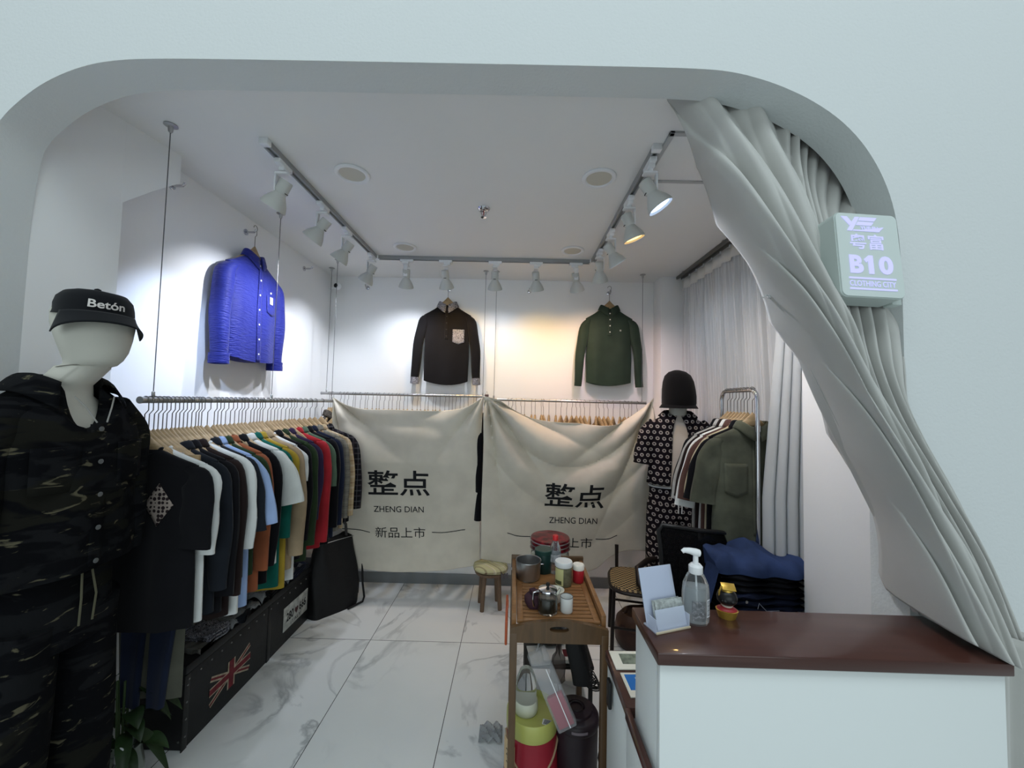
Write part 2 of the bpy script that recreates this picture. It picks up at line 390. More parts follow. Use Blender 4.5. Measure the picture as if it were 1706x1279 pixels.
# ceiling access panel, downlights, sprinkler, wall camera
p0 = Vector((.60, 1.49)); bm = new()
for (cx, cy, sx, sy) in ((.79, 1.50, .38, .02), (.79, 1.83, .38, .02), (.61, 1.665, .02, .35), (.97, 1.665, .02, .35)): box(bm, (cx, cy, CEIL - .004), (sx, sy, .012), .002)
t = thing('access_panel', 'white framed square access panel in the ceiling beside the grey curtain', 'ceiling panel', (0, 0, 0))
obj('frame', bm, mat('panel_frame', (176, 178, 178), .6), t); obj('hatch', bx((.79, 1.665, CEIL - .002), (.335, .31, .006), .001), ceil_m, t)
dl = [(-.817, 1.826, 'front left'), (.387, 1.821, 'front right'), (-.811, 2.717, 'back left'), (.395, 2.718, 'back right')]
for i, (x, y, w_) in enumerate(dl):
    if i == 0:
        d0 = thing('downlight', '', 'downlight', (x, y, CEIL), 0, 'recessed ceiling downlights')
        obj('trim_ring', lathe(new(), [(.062, -.001), (.082, -.001), (.082, -.006), (.078, -.010), (.066, -.010), (.060, -.004)], 40, cap=(False, False)), white_p, d0)
        obj('diffuser', lathe(new(), [(.062, -.003), (.06, -.005)], 40, cap=(True, True)), mat('unlit_diffuser', (196, 194, 182), .6), d0)
        d = d0
    else: d = dup(d0, (x, y, CEIL))
    d['label'] = 'round recessed ceiling downlight, unlit, %s of the four' % w_
t = thing('sprinkler', 'small chrome fire sprinkler in the middle of the ceiling', 'sprinkler', (-.198, 2.14, CEIL))
obj('rosette', lathe(new(), [(.012, 0), (.036, -.002), (.03, -.012), (.012, -.018)], 24), chrome, t)
bm = tube(new(), [(.011, 0, -.016), (.014, 0, -.03), (.006, 0, -.045), (0, 0, -.048)], .003, 6); tube(bm, [(-.011, 0, -.016), (-.014, 0, -.03), (-.006, 0, -.045), (0, 0, -.048)], .003, 6); obj('frame', bm, chrome, t)
obj('deflector', lathe(new(), [(.003, -.046), (.016, -.05), (.016, -.053), (.003, -.054)], 18), chrome, t); obj('bulb', tube(new(), [(0, 0, -.018), (0, 0, -.045)], .003, 6), mat('red_bulb', (150, 40, 40), .2), t)
t = thing('security_camera', 'small round white security camera in the far left corner', 'security camera', (-1.545, 3.30, 2.56))
obj('housing', lathe(new(), [(.001, -.0), (.02, .002), (.031, .018), (.031, .034), (.022, .048), (.001, .05)], 24), white_p, t).rotation_euler = (R(90), 0, R(-14)) 
obj('lens', lathe(new(), [(.019, .0495), (.016, .053), (.001, .054)], 20), black_p, t).rotation_euler = (R(90), 0, R(-14))
obj('bracket', tube(new(), [(-.02, 0, 0), (-.06, .02, .0), (-.11, .06, 0)], .008, 8), white_p, t)

# ---------------------------------------------------------------- track lights
t = thing('lighting_track', 'U shaped grey lighting track running round the ceiling', 'lighting track', (0, 0, 0))
def railseg(a, b):
    a, b = Vector(a), Vector(b); c = (a + b) / 2; L = (b - a).length; ang = math.atan2(b.y - a.y, b.x - a.x); bm = new()
    rz = Matrix.Rotation(ang, 3, 'Z')
    box(bm, (c.x, c.y, CEIL - .007), (L, .034, .012), 0, rz)
    for s in (-1, 1): box(bm, Vector((c.x, c.y, CEIL - .016)) + rz @ Vector((0, s * .0125, 0)), (L, .008, .02), .001, rz)
    return bm
for nm, a, b in (('side_rail', (-1.09, 1.60, 0), (-1.09, 2.88, 0)), ('back_rail', (-1.07, 2.905, 0), (.56, 2.905, 0)), ('side_rail', (.577, 1.59, 0), (.577, 2.88, 0))): obj(nm, railseg(a, b), rail_m, t)
for x, y in ((-1.09, 2.905), (.577, 2.905)): obj('corner_joint', bx((x, y, CEIL - .013), (.05, .05, .025), .003), white_p, t)
for x, y in ((-1.09, 1.60), (.577, 1.59)): obj('end_cap', bx((x, y - .012, CEIL - .013), (.038, .03, .028), .003), white_p, t)
def head(prefix=None):
    h = thing('spotlight', '', 'spotlight', (0, 0, 0), 0, 'spotlights on the ceiling track')
    bm = bx((0, 0, -.012), (.10, .03, .022), .004); box(bm, (.01, 0, -.03), (.05, .026, .02), .004); obj('adapter', bm, white_p, h)
    bm = new(); tube(bm, [(.01, 0, -.035), (.01, .0, -.05)], .011, 10); box(bm, (0, 0, -.052), (.036, .06, .010), .003); box(bm, (0, .028, -.095), (.03, .008, .09), .003); obj('arm', bm, white_p, h)
    return h
proto = head()
def shade_part(h, aim, lit, col, power, cone):
    e = Vector(aim).normalized(); q = Vector((0, 0, -1)).rotation_difference(e)
    piv = Vector((0, 0, -.125))
    prof = [(.002, .045), (.026, .045), (.028, .04), (.028, -.012), (.0235, -.018), (.03, -.03), (.048, -.062), (.056, -.085), (.057, -.093), (.054, -.093), (.045, -.06), (.02, -.03), (.001, -.028)]
    sh = obj('shade', lathe(new(), prof, 28), lamp_m, h); sh.location = piv; sh.rotation_mode = 'QUATERNION'; sh.rotation_quaternion = q
    em = mat('bulb_' + lit, col, .5, emit=(col, 3.0)) if lit != 'off' else mat('bulb_off', (200, 200, 196), .4)
    bl = obj('bulb', lathe(new(), [(.001, -.045), (.03, -.05), (.046, -.074), (.044, -.084), (.001, -.088)], 20), em, sh)
    sl = obj('slot', bx((0, -.0275, -.008), (.02, .003, .004)), black_p, sh)
    if power:
        l = bpy.data.lights.new('spot', 'SPOT'); l.energy = power * .80; l.color = lin(col)[:3]; l.spot_size = R(cone); l.spot_blend = 1.0; l.shadow_soft_size = .018
        o = bpy.data.objects.new('spot_beam', l); C.objects.link(o); o.parent = h; o.location = piv + e * .10; o.rotation_mode = 'QUATERNION'; o.rotation_quaternion = q
COOL, WARM, PINK = (238, 243, 255), (255, 206, 122), (255, 216, 216)
heads = []
for k, y in enumerate((1.72, 2.09, 2.40, 2.82)): heads.append(((-1.09, y), R(90), 'left arm of the track, %s from the doorway' % ('first', 'second', 'third', 'fourth')[k], [(-.50, .12, -.80), (-.62, .05, -.78), (-.55, .05, -.8), (-.5, .15, -.8)][k], 'cool', (196, 217, 255) if k == 0 else COOL, [38, 34, 34, 26][k]))
for k, (x, a, c, pw) in enumerate(((-.85, (-.12, .45, -.85), COOL, 25), (-.55, (.05, .5, -.85), WARM, 16), (-.17, (.0, .48, -.85), COOL, 12), (.145, (.1, .48, -.85), WARM, 13), (.45, (.22, .5, -.85), WARM, 6))):
    heads.append(((x, 2.905), 0 if k in (1, 2, 3) else R(180), 'back arm of the track, %s from the left' % ('first', 'second', 'third', 'fourth', 'fifth')[k], a, 'cool' if c is COOL else 'warm', c, pw))
for k, (y, a, c, pw) in enumerate(((2.66, (.15, .5, -.82), PINK, 22), (2.35, (.55, .15, -.85), COOL, 14), (1.97, (.35, .1, -.9), WARM, 12), (1.66, (.55, -.05, -.9), COOL, 34))):
    heads.append(((.577, y), R(-90), 'right arm of the track, %s from the back' % ('first', 'second', 'third', 'fourth')[k], a, 'off' if not pw else 'cool' if c is COOL else ('pink' if c is PINK else 'warm'), c, pw))
for k, ((x, y), rz, where, aim, lit, col, pw) in enumerate(heads):
    h = proto if k == 0 else dup(proto)
    h.location = (x, y, CEIL - .022); h.rotation_euler = (0, 0, rz); h['label'] = 'white cone shaped spotlight on the ' + where
    heads[k] = (h, Matrix.Rotation(-rz, 3, 'Z') @ Vector(aim), lit, col, pw, (66 if k == 0 else 96) if k < 4 else 118)
for a in heads: shade_part(*a)

# ---------------------------------------------------------------- hanging rails, wires and wall pegs
def rail(label, a, b, r=.0125):
    a, b = Vector(a), Vector(b); d = (b - a).normalized(); t = thing('hanging_rail', label, 'clothes rail', a, 0, None)
    obj('bar', tube(new(), [(0, 0, 0), b - a], r, 16), steel, t)
    for e, s in ((Vector((0, 0, 0)), -1), (b - a, 1)): obj('end_cap', tube(new(), [e, e + d * s * .006], r * 1.12, 16), steel, t)
    return t
ZL, ZB1, ZB2 = 1.572, 1.632, 1.612
rail('steel hanging rail along the left wall packed with clothes', (-1.427, 1.463, ZL), (-1.427, 3.044, ZL))
rail('steel hanging rail on the back wall above the left cloth banner', (-1.608, 3.2, ZB1), (-.229, 3.2, ZB1 + .004), .011)
rail('steel hanging rail on the back wall above the right cloth banner', (-.20, 3.2, ZB2), (1.09, 3.2, ZB2), .011)
def wire(label, x, y, z0):
    t = thing('suspension_wire', label, 'wire', (x, y, CEIL), 0, 'ceiling wires carrying the rails')
    obj('ceiling_cap', lathe(new(), [(.022, 0), (.024, -.004), (.010, -.009), (.008, -.028), (.004, -.034)], 18), steel, t)
    obj('cable', tube(new(), [(0, 0, -.03), (0, 0, z0 - CEIL)], .0017, 6), wire_m, t)
    b = lathe(new(), [(.003, 0), (.006, -.004), (.006, -.022), (.003, -.026)], 10, (0, 0, z0 - CEIL + .035)); obj('clamp', b, steel, t)
wire('steel wire holding the near end of the left rail', -1.427, 1.511, ZL); wire('steel wire holding the middle of the left rail behind the blue shirt', -1.424, 2.247, ZL); wire('steel wire holding the far end of the left rail', -1.427, 2.998, ZL)
wire('steel wire near the security camera, on the back left rail', -1.57, 3.199, ZB1); wire('left of the two close steel wires between the black and green shirts', -.262, 3.197, ZB1); wire('right of the two close steel wires between the black and green shirts', -.17, 3.2, ZB2); wire('steel wire at the right end of the back rail near the column', 1.06, 3.2, ZB2)
def peg(label, loc, n):
    t = thing('wall_peg', label, 'wall peg', loc, math.atan2(n[1], n[0]), 'steel pegs on the walls')
    obj('plate', lathe(new(), [(.001, 0), (.018, 0), (.018, .006), (.008, .010)], 18), chrome, t).rotation_euler = (0, R(90), 0)
    obj('stem', tube(new(), [(.004, 0, 0), (.055, 0, 0), (.062, 0, .004), (.066, 0, .016)], .006, 10), chrome, t)
for lab, loc, n in (('bare steel peg high on the left wall near the boxed beam', (XL, 1.79, 2.595), (1, 0)), ('steel peg carrying the blue shirt', (XL, 2.30, 2.597), (1, 0)), ('bare steel peg on the left wall near the far corner', (XL, 2.955, 2.60), (1, 0)),
                    ('bare steel peg at the left of the back wall', (-1.345, YW, 2.592), (0, -1)), ('steel peg carrying the black shirt', (-.608, YW, 2.59), (0, -1)), ('bare steel peg between the black and green shirts', (.115, YW, 2.59), (0, -1)), ('steel peg carrying the green shirt', (.826, YW, 2.59), (0, -1))): peg(lab, loc, n)

# hangers: hook origin at the rail's centre, arms along local x
def hanger(wide=.32):
    h = thing('clothes_hanger', '', 'hanger', (0, 0, 0))
    pts = [(.0, 0, -.130), (.0, 0, -.052), (.013, 0, -.036)] + [(.0165 * cos(a), 0, .0165 * sin(a) + .001) for a in [R(-42) + R(222) * k / 10 for k in range(11)]]
    obj('hook', tube(new(), pts, .0019, 6), hook_m, h)
    rings = []
    for k in range(15):
        u = -1 + 2 * k / 14; x = u * wide / 2; zc = -.148 - .11 * abs(u) ** .9; hh = .030 * (1 - abs(u)) ** 1.2 + .008 ; tt = .011 + .005 * abs(u) ** 2; y = .028 * u * u
        rings.append([(x, y + tt * cos(2 * pi * j / 10), zc + hh * sgp(sin(2 * pi * j / 10), .7)) for j in range(10)])
    obj('wooden_arms', loft(new(), rings), woodh, h); return h
hang0 = hanger(); hang_used = [0]
def put_hanger(loc, rz, label, group):
    h = hang0 if not hang_used[0] else dup(hang0); hang_used[0] = 1
    h.location = loc; h.rotation_euler = (0, 0, rz); h['label'] = label; h['group'] = group; return h

# ---------------------------------------------------------------- garments
ZN = -.172                                        # neck height below the rail
def sleeve_bm(side, pts, rx, ry, seed, n=18, wr=.004, cap=(False, True), m=16):
    rnd = random.Random(seed); ph = [rnd.uniform(0, 6) for _ in range(4)]; rings = []
    for i in range(m + 1):
        s = i / m; p = Vector(cr(pts, s)); q = Vector(cr(pts, min(1, s + .04))); q0 = Vector(cr(pts, max(0, s - .04)))
        t = (q - q0).normalized(); b = Vector((0, 1, 0)); nn = b.cross(t).normalized(); b = t.cross(nn).normalized()
        a, c = cr(rx, s), cr(ry, s); ring = []
        for k in range(n):
            th = 2 * pi * k / n; wv = wr * (sin(3 * th + ph[0] + 3 * s) * .5 + sin(9 * s + 2 * th + ph[1]) * .5 + .6 * sin(17 * s - th + ph[2]))
            v = p + nn * ((a + wv) * sgp(cos(th), .85)) + b * ((c + wv) * sgp(sin(th), .85)); ring.append((v.x * side, v.y, v.z))
        rings.append(ring)
    # a cuff that turns inside so the opening reads as an opening
    last = rings[-1]; cx = sum(p[0] for p in last) / n; cy = sum(p[1] for p in last) / n; cz = sum(p[2] for p in last) / n
    rings.append([(cx + (p[0] - cx) * .86, cy + (p[1] - cy) * .8, p[2] + .002) for p in last]); rings.append([(cx + (p[0] - cx) * .7, cy + (p[1] - cy) * .6, cz + .03) for p in last])
    return loft(new(), rings, cap)
def shirt_parts(root, L=.66, w=.215, t=.022, neck=.072, drop=.075, sl=.24, flare=.09, sr=.075, body=None, sleeve=None, collar=None, cuff=None, placket=False, nb=6, pocket=None, tees=False, folds=.006, hem=.012, seed=0, long=None, buttonm=None, zn=ZN, polo=False, rib=None, simple=False, ck=1.0, taper=0, patch=None, yoke=.035):
    rnd = random.Random(seed); ph = [rnd.uniform(0, 6.28) for _ in range(6)]; sleeve = sleeve or body; collar = collar or body
    fr = rnd.uniform(3, 5)
    def dims(z):                                   # z measured down from the neck
        if z < drop:
            u = z / drop; hw = neck + (w - neck) * (u ** 1.15); ht = .020 + (t - .018) * u
        else:
            u = (z - drop) / (L - drop); hw = w * (1 - .035 * sin(pi * min(1, u * 1.6)) - taper * u) + .012 * u; ht = t + .012 * u
        return hw, ht, (max(0, z - drop) / (L - drop))
    def fold(x, z, u): return folds * (u ** .8) * (sin(fr * x / w * 1.5 + ph[0] + u) + .7 * sin(2.1 * fr * x / w + ph[1]) + .4 * sin(3.3 * fr * x / w + ph[2] - 2 * u)) + folds * .35 * sin(14 * z + 5 * x / w + ph[3]) * min(1, z * 6)
    def front(x, z):
        hw, ht, u = dims(z); c = min(1, abs(x) / hw) ** (1 / .8); return -(ht * max(0, 1 - c * c) ** .4) + fold(x, z, u)
    zs = [0, .008, .018, .03, .042, .054, .064, drop, drop + .02] + [drop + .02 + (L - drop - .02) * k / 14 for k in range(1, 15)]
    n = 40; rings = []
    for z in zs:
        hw, ht, u = dims(z); ring = []
        for k in range(n):
            th = 2 * pi * k / n; x = hw * sgp(cos(th), .8); y = ht * sgp(sin(th), .8)
            y += fold(x, z, u) * (1 if y < 0 else -.6 if abs(y) > 0 else 0) * min(1, (1 - abs(cos(th)) ** 4))
            ring.append((x, y, zn - z - (hem * sin(th * 2) ** 2 * 0 + hem * (1 - (x / hw) ** 2) if z > L * .8 else 0) * ((z / L - .8) / .2 if z > L * .8 else 0)))
        rings.append(ring)
    rings.append([(p[0] * .97, p[1] * .6, p[2] + .006) for p in rings[-1]]); rings.append([(p[0] * .9, p[1] * .3, p[2] + .03) for p in rings[-1]])
    obj('body', loft(new(), rings, (False, True)), body, root)
    for sd in (1, -1):
        tot = sl; x0 = w - .035; z0 = zn - drop - .012; dz = math.sqrt(max(.01, tot * tot - flare * flare))
        if long: pts = [(x0, 0, z0), (w + .004, 0, zn - drop - .075), (w + .012 + flare * .55, -.004, zn - drop - dz * .5), (w + .004 + flare, -.008 + rnd.uniform(-.01, .01), zn - drop - dz)]; rx = [sr * .3, sr * .82, sr * .80, sr * .60]; ry = [t * .85, t * 1.05, t * 1.0, t * .9]
        else: pts = [(x0, 0, z0), (w + .002, 0, zn - drop - .065), (w + flare * .55, 0, zn - drop - dz * .55), (w - .01 + flare, 0, zn - drop - dz)]; rx = [sr * .3, sr * .85, sr * 1.0, sr * 1.02]; ry = [t * .85, t, t * 1.05, t * 1.1]
        so = obj('sleeve', sleeve_bm(sd, pts, rx, ry, seed * 7 + sd, wr=.0035), sleeve, root)
        if cuff:
            e = Vector(pts[-1]); d = (e - Vector(pts[-2])).normalized(); cp = [tuple(e - d * .045), tuple(e - d * .02), tuple(e + d * .012)]
            obj('cuff', sleeve_bm(sd, cp, [rx[-1] * 1.12] * 3, [ry[-1] * 1.2] * 3, seed + 3, m=5, wr=.001), cuff, so)
    if tees:
        obj('neckband', tube(new(), [(neck * cos(a), .021 * sin(a), zn + .002 - (.03 if sin(a) < 0 else 0) * abs(sin(a))) for a in [2 * pi * k / 24 for k in range(24)]], .007, 8, closed=True), rib or collar, root)
    else:
        def cf(u, v):                              # fold-over collar: stand inside, flap outside, points at the front
            a = -pi / 2 + .14 + (2 * pi - .28) * u; fr_ = max(0, -sin(a)) ** 3
            prof = [(1.0, -.03), (1.0, .018 * ck), (1.10, .026 * ck), (1.24, .012 * ck), (1.46, -.022 - .030 * fr_)]
            f, z = cr(prof, v); s = abs(cos(a)) ** .6
            return (neck * f * cos(a) * .94, (.026 + .03 * (f - 1)) * sin(a) * 1.15 - .006 * fr_, zn + z - .034 * fr_ + .010)
        thick(obj('collar', grid(new(), 40, 8, cf), collar, root), .0022)
    bmat = buttonm or tag_m
    if placket:
        zl = L * placket
        bm = grid(new(), 4, 24, lambda u, v: (-.016 + .032 * u, front(-.016 + .032 * u, .03 + (zl - .03) * v) - .0035, zn - .03 - (zl - .03) * v - (hem if v * zl > L * .9 else 0)))
        thick(obj('placket', bm, body, root), .002)
        for k in range(nb):
            z = .045 + (zl - .075) * k / max(1, nb - 1)
            obj('button', lathe(new(), [(.001, 0), (.0055, 0), (.0058, .0015), (.004, .0026), (.001, .0022)], 12), bmat, root, loc=(0, front(0, z) - .0045, zn - z)).rotation_euler = (R(90), 0, 0)
    def patchgrid(x0, x1, z0, z1, off=.003, pts=None, nu=8, nv=8):
        def f(u, v):
            x = x0 + (x1 - x0) * u; z = z0 + (z1 - z0) * v
            if pts == 'pocket': z = z0 + (z1 - z0) * v * (1 - .14 * abs(2 * u - 1))
            if pts == 'diamond': x = (x0 + x1) / 2 + (x1 - x0) / 2 * (u - v); z = (z0 + z1) / 2 + (z1 - z0) / 2 * (u + v - 1)
            return (x, front(x, z) - off, zn - z)
        return grid(new(), nu, nv, f)
    if pocket: thick(obj('pocket', patchgrid(*pocket[:4], pts='pocket'), pocket[4], root), .002)
    if patch: thick(obj('diamond_patch', patchgrid(*patch[:4], pts='diamond'), patch[4], root), .002)
    return front, patchgrid
def shirt(label, cat, loc, rz, group=None, name='shirt', **kw):
    t = thing(name, label, cat, loc, rz, group); r = shirt_parts(t, **kw); return t, r

blue = mat('cobalt_blue_crinkle', (24, 35, 124), .55, bump=(38, .8, .008), stretch=(.6, .6, 3), spec=.3, sheen=.1)
blk = fabric('black_cotton', (22, 21, 23)); grn = fabric('forest_green_silk', (44, 60, 50), .6, .1)
# three shirts displayed on the walls
t, (fr, pg) = shirt('cobalt blue long sleeved shirt with white buttons hung on the left wall', 'shirt', (XL + .062, 2.30, 2.605), R(90), None, L=.615, w=.215, t=.045, drop=.085, sl=.57, flare=.03, sr=.058, taper=.06, body=blue, cuff=blue, placket=1.0, nb=7, pocket=(.065, .165, .205, .33, blue), folds=.005, long=True, seed=3, hem=.02)
thick(obj('pocket_label', pg(.088, .122, .212, .258, off=.007), mat('label_white', (232, 232, 232), .6), t), .001)
bm = place(text_bm('CE', width=.022), (0, 0, 0), (1, 0, 0), (0, 0, 1))
for v in bm.verts: v.co = (v.co.x + .105, fr(.105 + v.co.x, .235 - v.co.z) - .0085, ZN - .235 + v.co.z)
obj('label_mark', bm, ink, t, smooth=False)
obj('button', lathe(new(), [(.001, 0), (.006, 0), (.006, .002), (.001, .003)], 12), tag_m, t, loc=(.105, fr(.105, .185) - .003, ZN - .185)).rotation_euler = (R(90), 0, 0)
shirt('black long sleeved shirt with patterned grey collar, cuffs and pocket on the back wall', 'shirt', (-.604, 3.355, 2.602), 0, None, L=.665, w=.208, t=.030, drop=.085, sl=.60, flare=.058, sr=.054, taper=.13, body=blk, collar=pais_m, cuff=pais_m, placket=.46, nb=5, buttonm=black_p, pocket=(.055, .155, .215, .345, pais_m), folds=.006, long=True, seed=11, hem=.035)
t, (fr, pg) = shirt('dark green long sleeved polo shirt with white buttons on the back wall', 'shirt', (.818, 3.355, 2.602), 0, None, L=.645, w=.205, t=.030, drop=.085, sl=.60, flare=.058, sr=.052, taper=.11, body=grn, placket=.37, nb=4, folds=.009, long=True, seed=21, hem=.03)
thick(obj('neck_label', grid(new(), 2, 2, lambda u, v: (-.03 + .02 * u, .012, ZN - .01 - .02 * v)), white_p, t), .001)
thick(obj('chest_emblem', pg(.085, .1, .185, .2, off=.003), mat('emblem_grey', (150, 156, 150), .6), t), .001)
for lab, l in (('pale wooden hanger holding the blue shirt on the left wall', ((XL + .062, 2.30, 2.620), R(90))), ('pale wooden hanger holding the black shirt on the back wall', ((-.605, 3.355, 2.618), 0)), ('pale wooden hanger holding the dark green shirt on the back wall', ((.819, 3.355, 2.618), 0))): put_hanger(l[0], l[1], lab, 'hangers of the wall shirts')

# clothes packed along the left rail, front to back
def col(c, nm, **k): return fabric(nm, c, **k)
white_f = col((216, 218, 216), 'white_jersey', amt=.04); offw = col((204, 206, 202), 'off_white_linen', amt=.06)
navy = col((27, 34, 54), 'navy_cotton'); dkbrown = col((38, 28, 27), 'dark_brown_cotton'); black2 = col((17, 17, 21), 'jet_black_cotton')
ltblue = col((150, 172, 212), 'light_blue_cotton', amt=.06); rust = col((150, 86, 56), 'rust_cotton'); teal = col((18, 92, 80), 'teal_green_cotton'); must = col((168, 142, 50), 'mustard_cotton')
khaki = col((164, 144, 116), 'khaki_cotton'); dkgreen = col((42, 58, 36), 'dark_green_cotton'); purp = col((52, 40, 68), 'deep_purple_cotton'); red = col((168, 40, 48), 'red_cotton')
grey_f = col((122, 120, 114), 'warm_grey_cotton'); cream = col((190, 178, 150), 'cream_cotton'); olive = col((86, 88, 74), 'olive_suede', amt=.22); slate = col((30, 34, 41), 'slate_cotton'); sage = col((90, 112, 92), 'sage_cotton')
GL = 'clothes on the left rail'; XRAIL = -1.427
def g(y, lab, nm='shirt', cat='shirt', rz=0, **k): return shirt(lab, cat, (XRAIL + k.pop('dx', 0), y, ZL), R(rz), GL, nm, zn=-.188, drop=.058, ck=.35, **k)
T = dict(tees=True, w=.222, t=.018)
g(1.482, 'black T-shirt with a diamond shaped spotted patch, first on the left rail', 't_shirt', 'T-shirt', L=0.66, body=black2, sl=.31, flare=.0, sr=.066, seed=1, patch=(.040, .150, .125, .285, patch_m), **T)
g(1.522, 'white T-shirt showing right behind the black T-shirt with the diamond patch', 't_shirt', 'T-shirt', L=0.66, body=white_f, sl=.345, flare=-.002, sr=.060, seed=2, **T)
g(1.602, 'dark slate long sleeved shirt behind the hanging navy trousers', L=0.671, body=slate, sl=0.521, flare=.02, sr=.06, seed=4, long=True, w=.205, t=.02)
g(1.638, 'black long sleeved shirt, the nearer of the two dark ones before the white tee', L=0.688, body=black2, sl=0.558, flare=.02, sr=.062, seed=5, long=True, w=.21, t=.02)
g(1.678, 'very dark brown long shirt just before the second white T-shirt', L=0.722, body=dkbrown, sl=0.577, flare=.02, sr=.062, seed=6, long=True, w=.212, t=.02)
g(1.722, 'white T-shirt with wide drooping sleeves in front of the light blue shirt', 't_shirt', 'T-shirt', L=0.740, body=white_f, sl=.40, flare=.012, sr=.064, seed=7, **T)
g(1.754, 'dark short sleeved shirt squeezed between the white tee and light blue shirt', L=0.602, body=slate, sl=.34, flare=.05, sr=.07, seed=8, w=.212, t=.018)
g(1.788, 'light blue short sleeved shirt with a flaring sleeve', L=0.740, body=ltblue, sl=.33, flare=.085, sr=.062, seed=9, w=.215, t=.02)
g(1.828, 'dark green short shirt just behind the light blue shirt', L=0.619, body=dkgreen, sl=.3, flare=.03, sr=.07, seed=10, w=.208, t=.016)
g(1.872, 'rust orange long sleeved shirt behind the light blue one', L=0.714, body=rust, sl=0.558, flare=.015, sr=.06, seed=12, long=True, w=.208, t=.018)
g(1.932, 'black long sleeved shirt between the rust and the white linen shirt', L=0.705, body=black2, sl=0.558, flare=.015, sr=.06, seed=13, long=True, w=.212, t=.018)
g(1.992, 'white linen short sleeved shirt with a broad collar in the middle of the rail', L=0.636, body=offw, sl=.29, flare=.085, sr=.064, seed=14, w=.218, t=.024)
g(2.042, 'teal green long shirt hanging lower than the white linen shirt', L=0.774, body=teal, sl=0.465, flare=.02, sr=.06, seed=15, long=True, w=.205, t=.018)
g(2.082, 'mustard yellow long shirt in front of the khaki shirt', L=0.800, body=must, sl=.3, flare=.02, sr=.06, seed=16, w=.215, t=.016)
g(2.135, 'khaki long sleeved shirt with a wide sleeve in the middle of the rail', L=0.722, body=khaki, sl=0.586, flare=.035, sr=.062, seed=17, long=True, w=.215, t=.026)
g(2.182, 'white T-shirt peeping out below the khaki shirt', 't_shirt', 'T-shirt', L=0.800, body=white_f, sl=.2, flare=.02, sr=.06, seed=18, tees=True, w=.205, t=.014)
g(2.225, 'black shirt between the khaki and the dark green shirt', L=0.705, body=black2, sl=0.539, flare=.015, sr=.06, seed=19, long=True, w=.212, t=.02)
g(2.29, 'dark forest green long sleeved shirt beside the red one', L=0.740, body=dkgreen, sl=0.595, flare=.015, sr=.056, seed=20, long=True, w=.215, t=.022)
g(2.355, 'deep purple shirt just before the red shirt', L=0.671, body=purp, sl=0.465, flare=.01, sr=.06, seed=22, long=True, w=.21, t=.018)
g(2.44, 'bright red long sleeved shirt, the only red one on the rail', L=0.722, body=red, sl=0.623, flare=.02, sr=.06, seed=23, long=True, w=.218, t=.026)
g(2.5, 'sage green shirt just behind the red shirt', L=0.602, body=sage, sl=.3, flare=.03, sr=.06, seed=24, w=.212, t=.016)
g(2.56, 'black long sleeved shirt behind the red shirt', L=0.740, body=black2, sl=0.577, flare=.02, sr=.064, seed=25, long=True, w=.215, t=.022)
g(2.62, 'navy shirt before the grey checked shirt', L=0.722, body=navy, sl=0.577, flare=.03, sr=.064, seed=26, long=True, w=.215, t=.02)
g(2.70, 'grey checked long sleeved shirt near the far end of the rail', L=0.705, body=plaid_g, sl=0.558, flare=.035, sr=.064, seed=27, long=True, w=.215, t=.02)
g(2.755, 'beige and cream plaid shirt near the far end of the rail', L=0.705, body=plaid_c, sl=0.558, flare=.04, sr=.064, seed=28, long=True, w=.22, t=.022)
g(2.85, 'black and grey plaid shirt, last on the left rail', L=0.688, body=plaid_b, sl=0.539, flare=.05, sr=.07, seed=29, long=True, w=.222, t=.024)
def trousers_parts(root, m, L, w=.19, t=.02, zt=-.24, taper=.6, seed=0, dy=0):
    obj('waistband', loft(new(), [[(w * sgp(cos(a), .6), (t + .002) * sgp(sin(a), .8), z) for a in [2 * pi * k / 28 for k in range(28)]] for z in (zt, zt - .036)], (True, True)), m, root)
    for sd in (1, -1):
        rings = []
        for i in range(17):
            u = i / 16; z = zt - .03 - (L - .03) * u; hw = w * (.52 - (.52 - .52 * taper) * u); cx = sd * w * (.5 - .06 * u) * (1 - .25 * u)
            rings.append([(cx + hw * sgp(cos(a), .75) + .006 * sin(5 * u + seed), dy * u + (t + .006 * sin(3 * a + 4 * u + seed)) * sgp(sin(a), .75), z) for a in [2 * pi * k / 22 for k in range(22)]])
        obj('leg', loft(new(), rings), m, root)
def trousers(label, loc, rz, m, group, **k):
    t = thing('trousers', label, 'trousers', loc, rz, group); trousers_parts(t, m, **k); return t
trousers('navy blue trousers clipped to a hanger behind the first T-shirts', (XRAIL, 1.56, ZL), 0, navy, GL, L=.965, w=.152, t=.014, taper=.42)
trousers('olive grey trousers hanging just behind the navy trousers', (XRAIL, 1.578, ZL), 0, col((84, 84, 74), 'olive_grey_twill'), GL, L=.94, w=.152, t=.008, taper=.95, seed=2)
hy = [1.482, 1.522, 1.56, 1.578, 1.602, 1.638, 1.678, 1.722, 1.754, 1.788, 1.828, 1.872, 1.932, 1.992, 2.042, 2.082, 2.135, 2.182, 2.225, 2.29, 2.355, 2.44, 2.5, 2.56, 2.62, 2.69, 2.755, 2.85]
hy2 = [1.501, 1.54, 1.62, 1.658, 1.70, 1.738, 1.85, 1.90, 1.962, 2.016, 2.108, 2.158, 2.255, 2.32, 2.40, 2.47]
rnd = random.Random(5)
for k, y in enumerate(sorted(hy + hy2)):
    put_hanger((XRAIL, y, ZL - .003), R(rnd.uniform(-9, 9)), 'pale wooden hanger with a bent steel hook on the packed left rail', 'hangers on the left rail')
t = thing('trouser_clip', 'wood and steel trouser clip bar gripping the navy trousers', 'clip', (XRAIL, 1.548, ZL))
obj('bar', bx((.0, 0, -.228), (.34, .014, .024), .003), woodh, t)
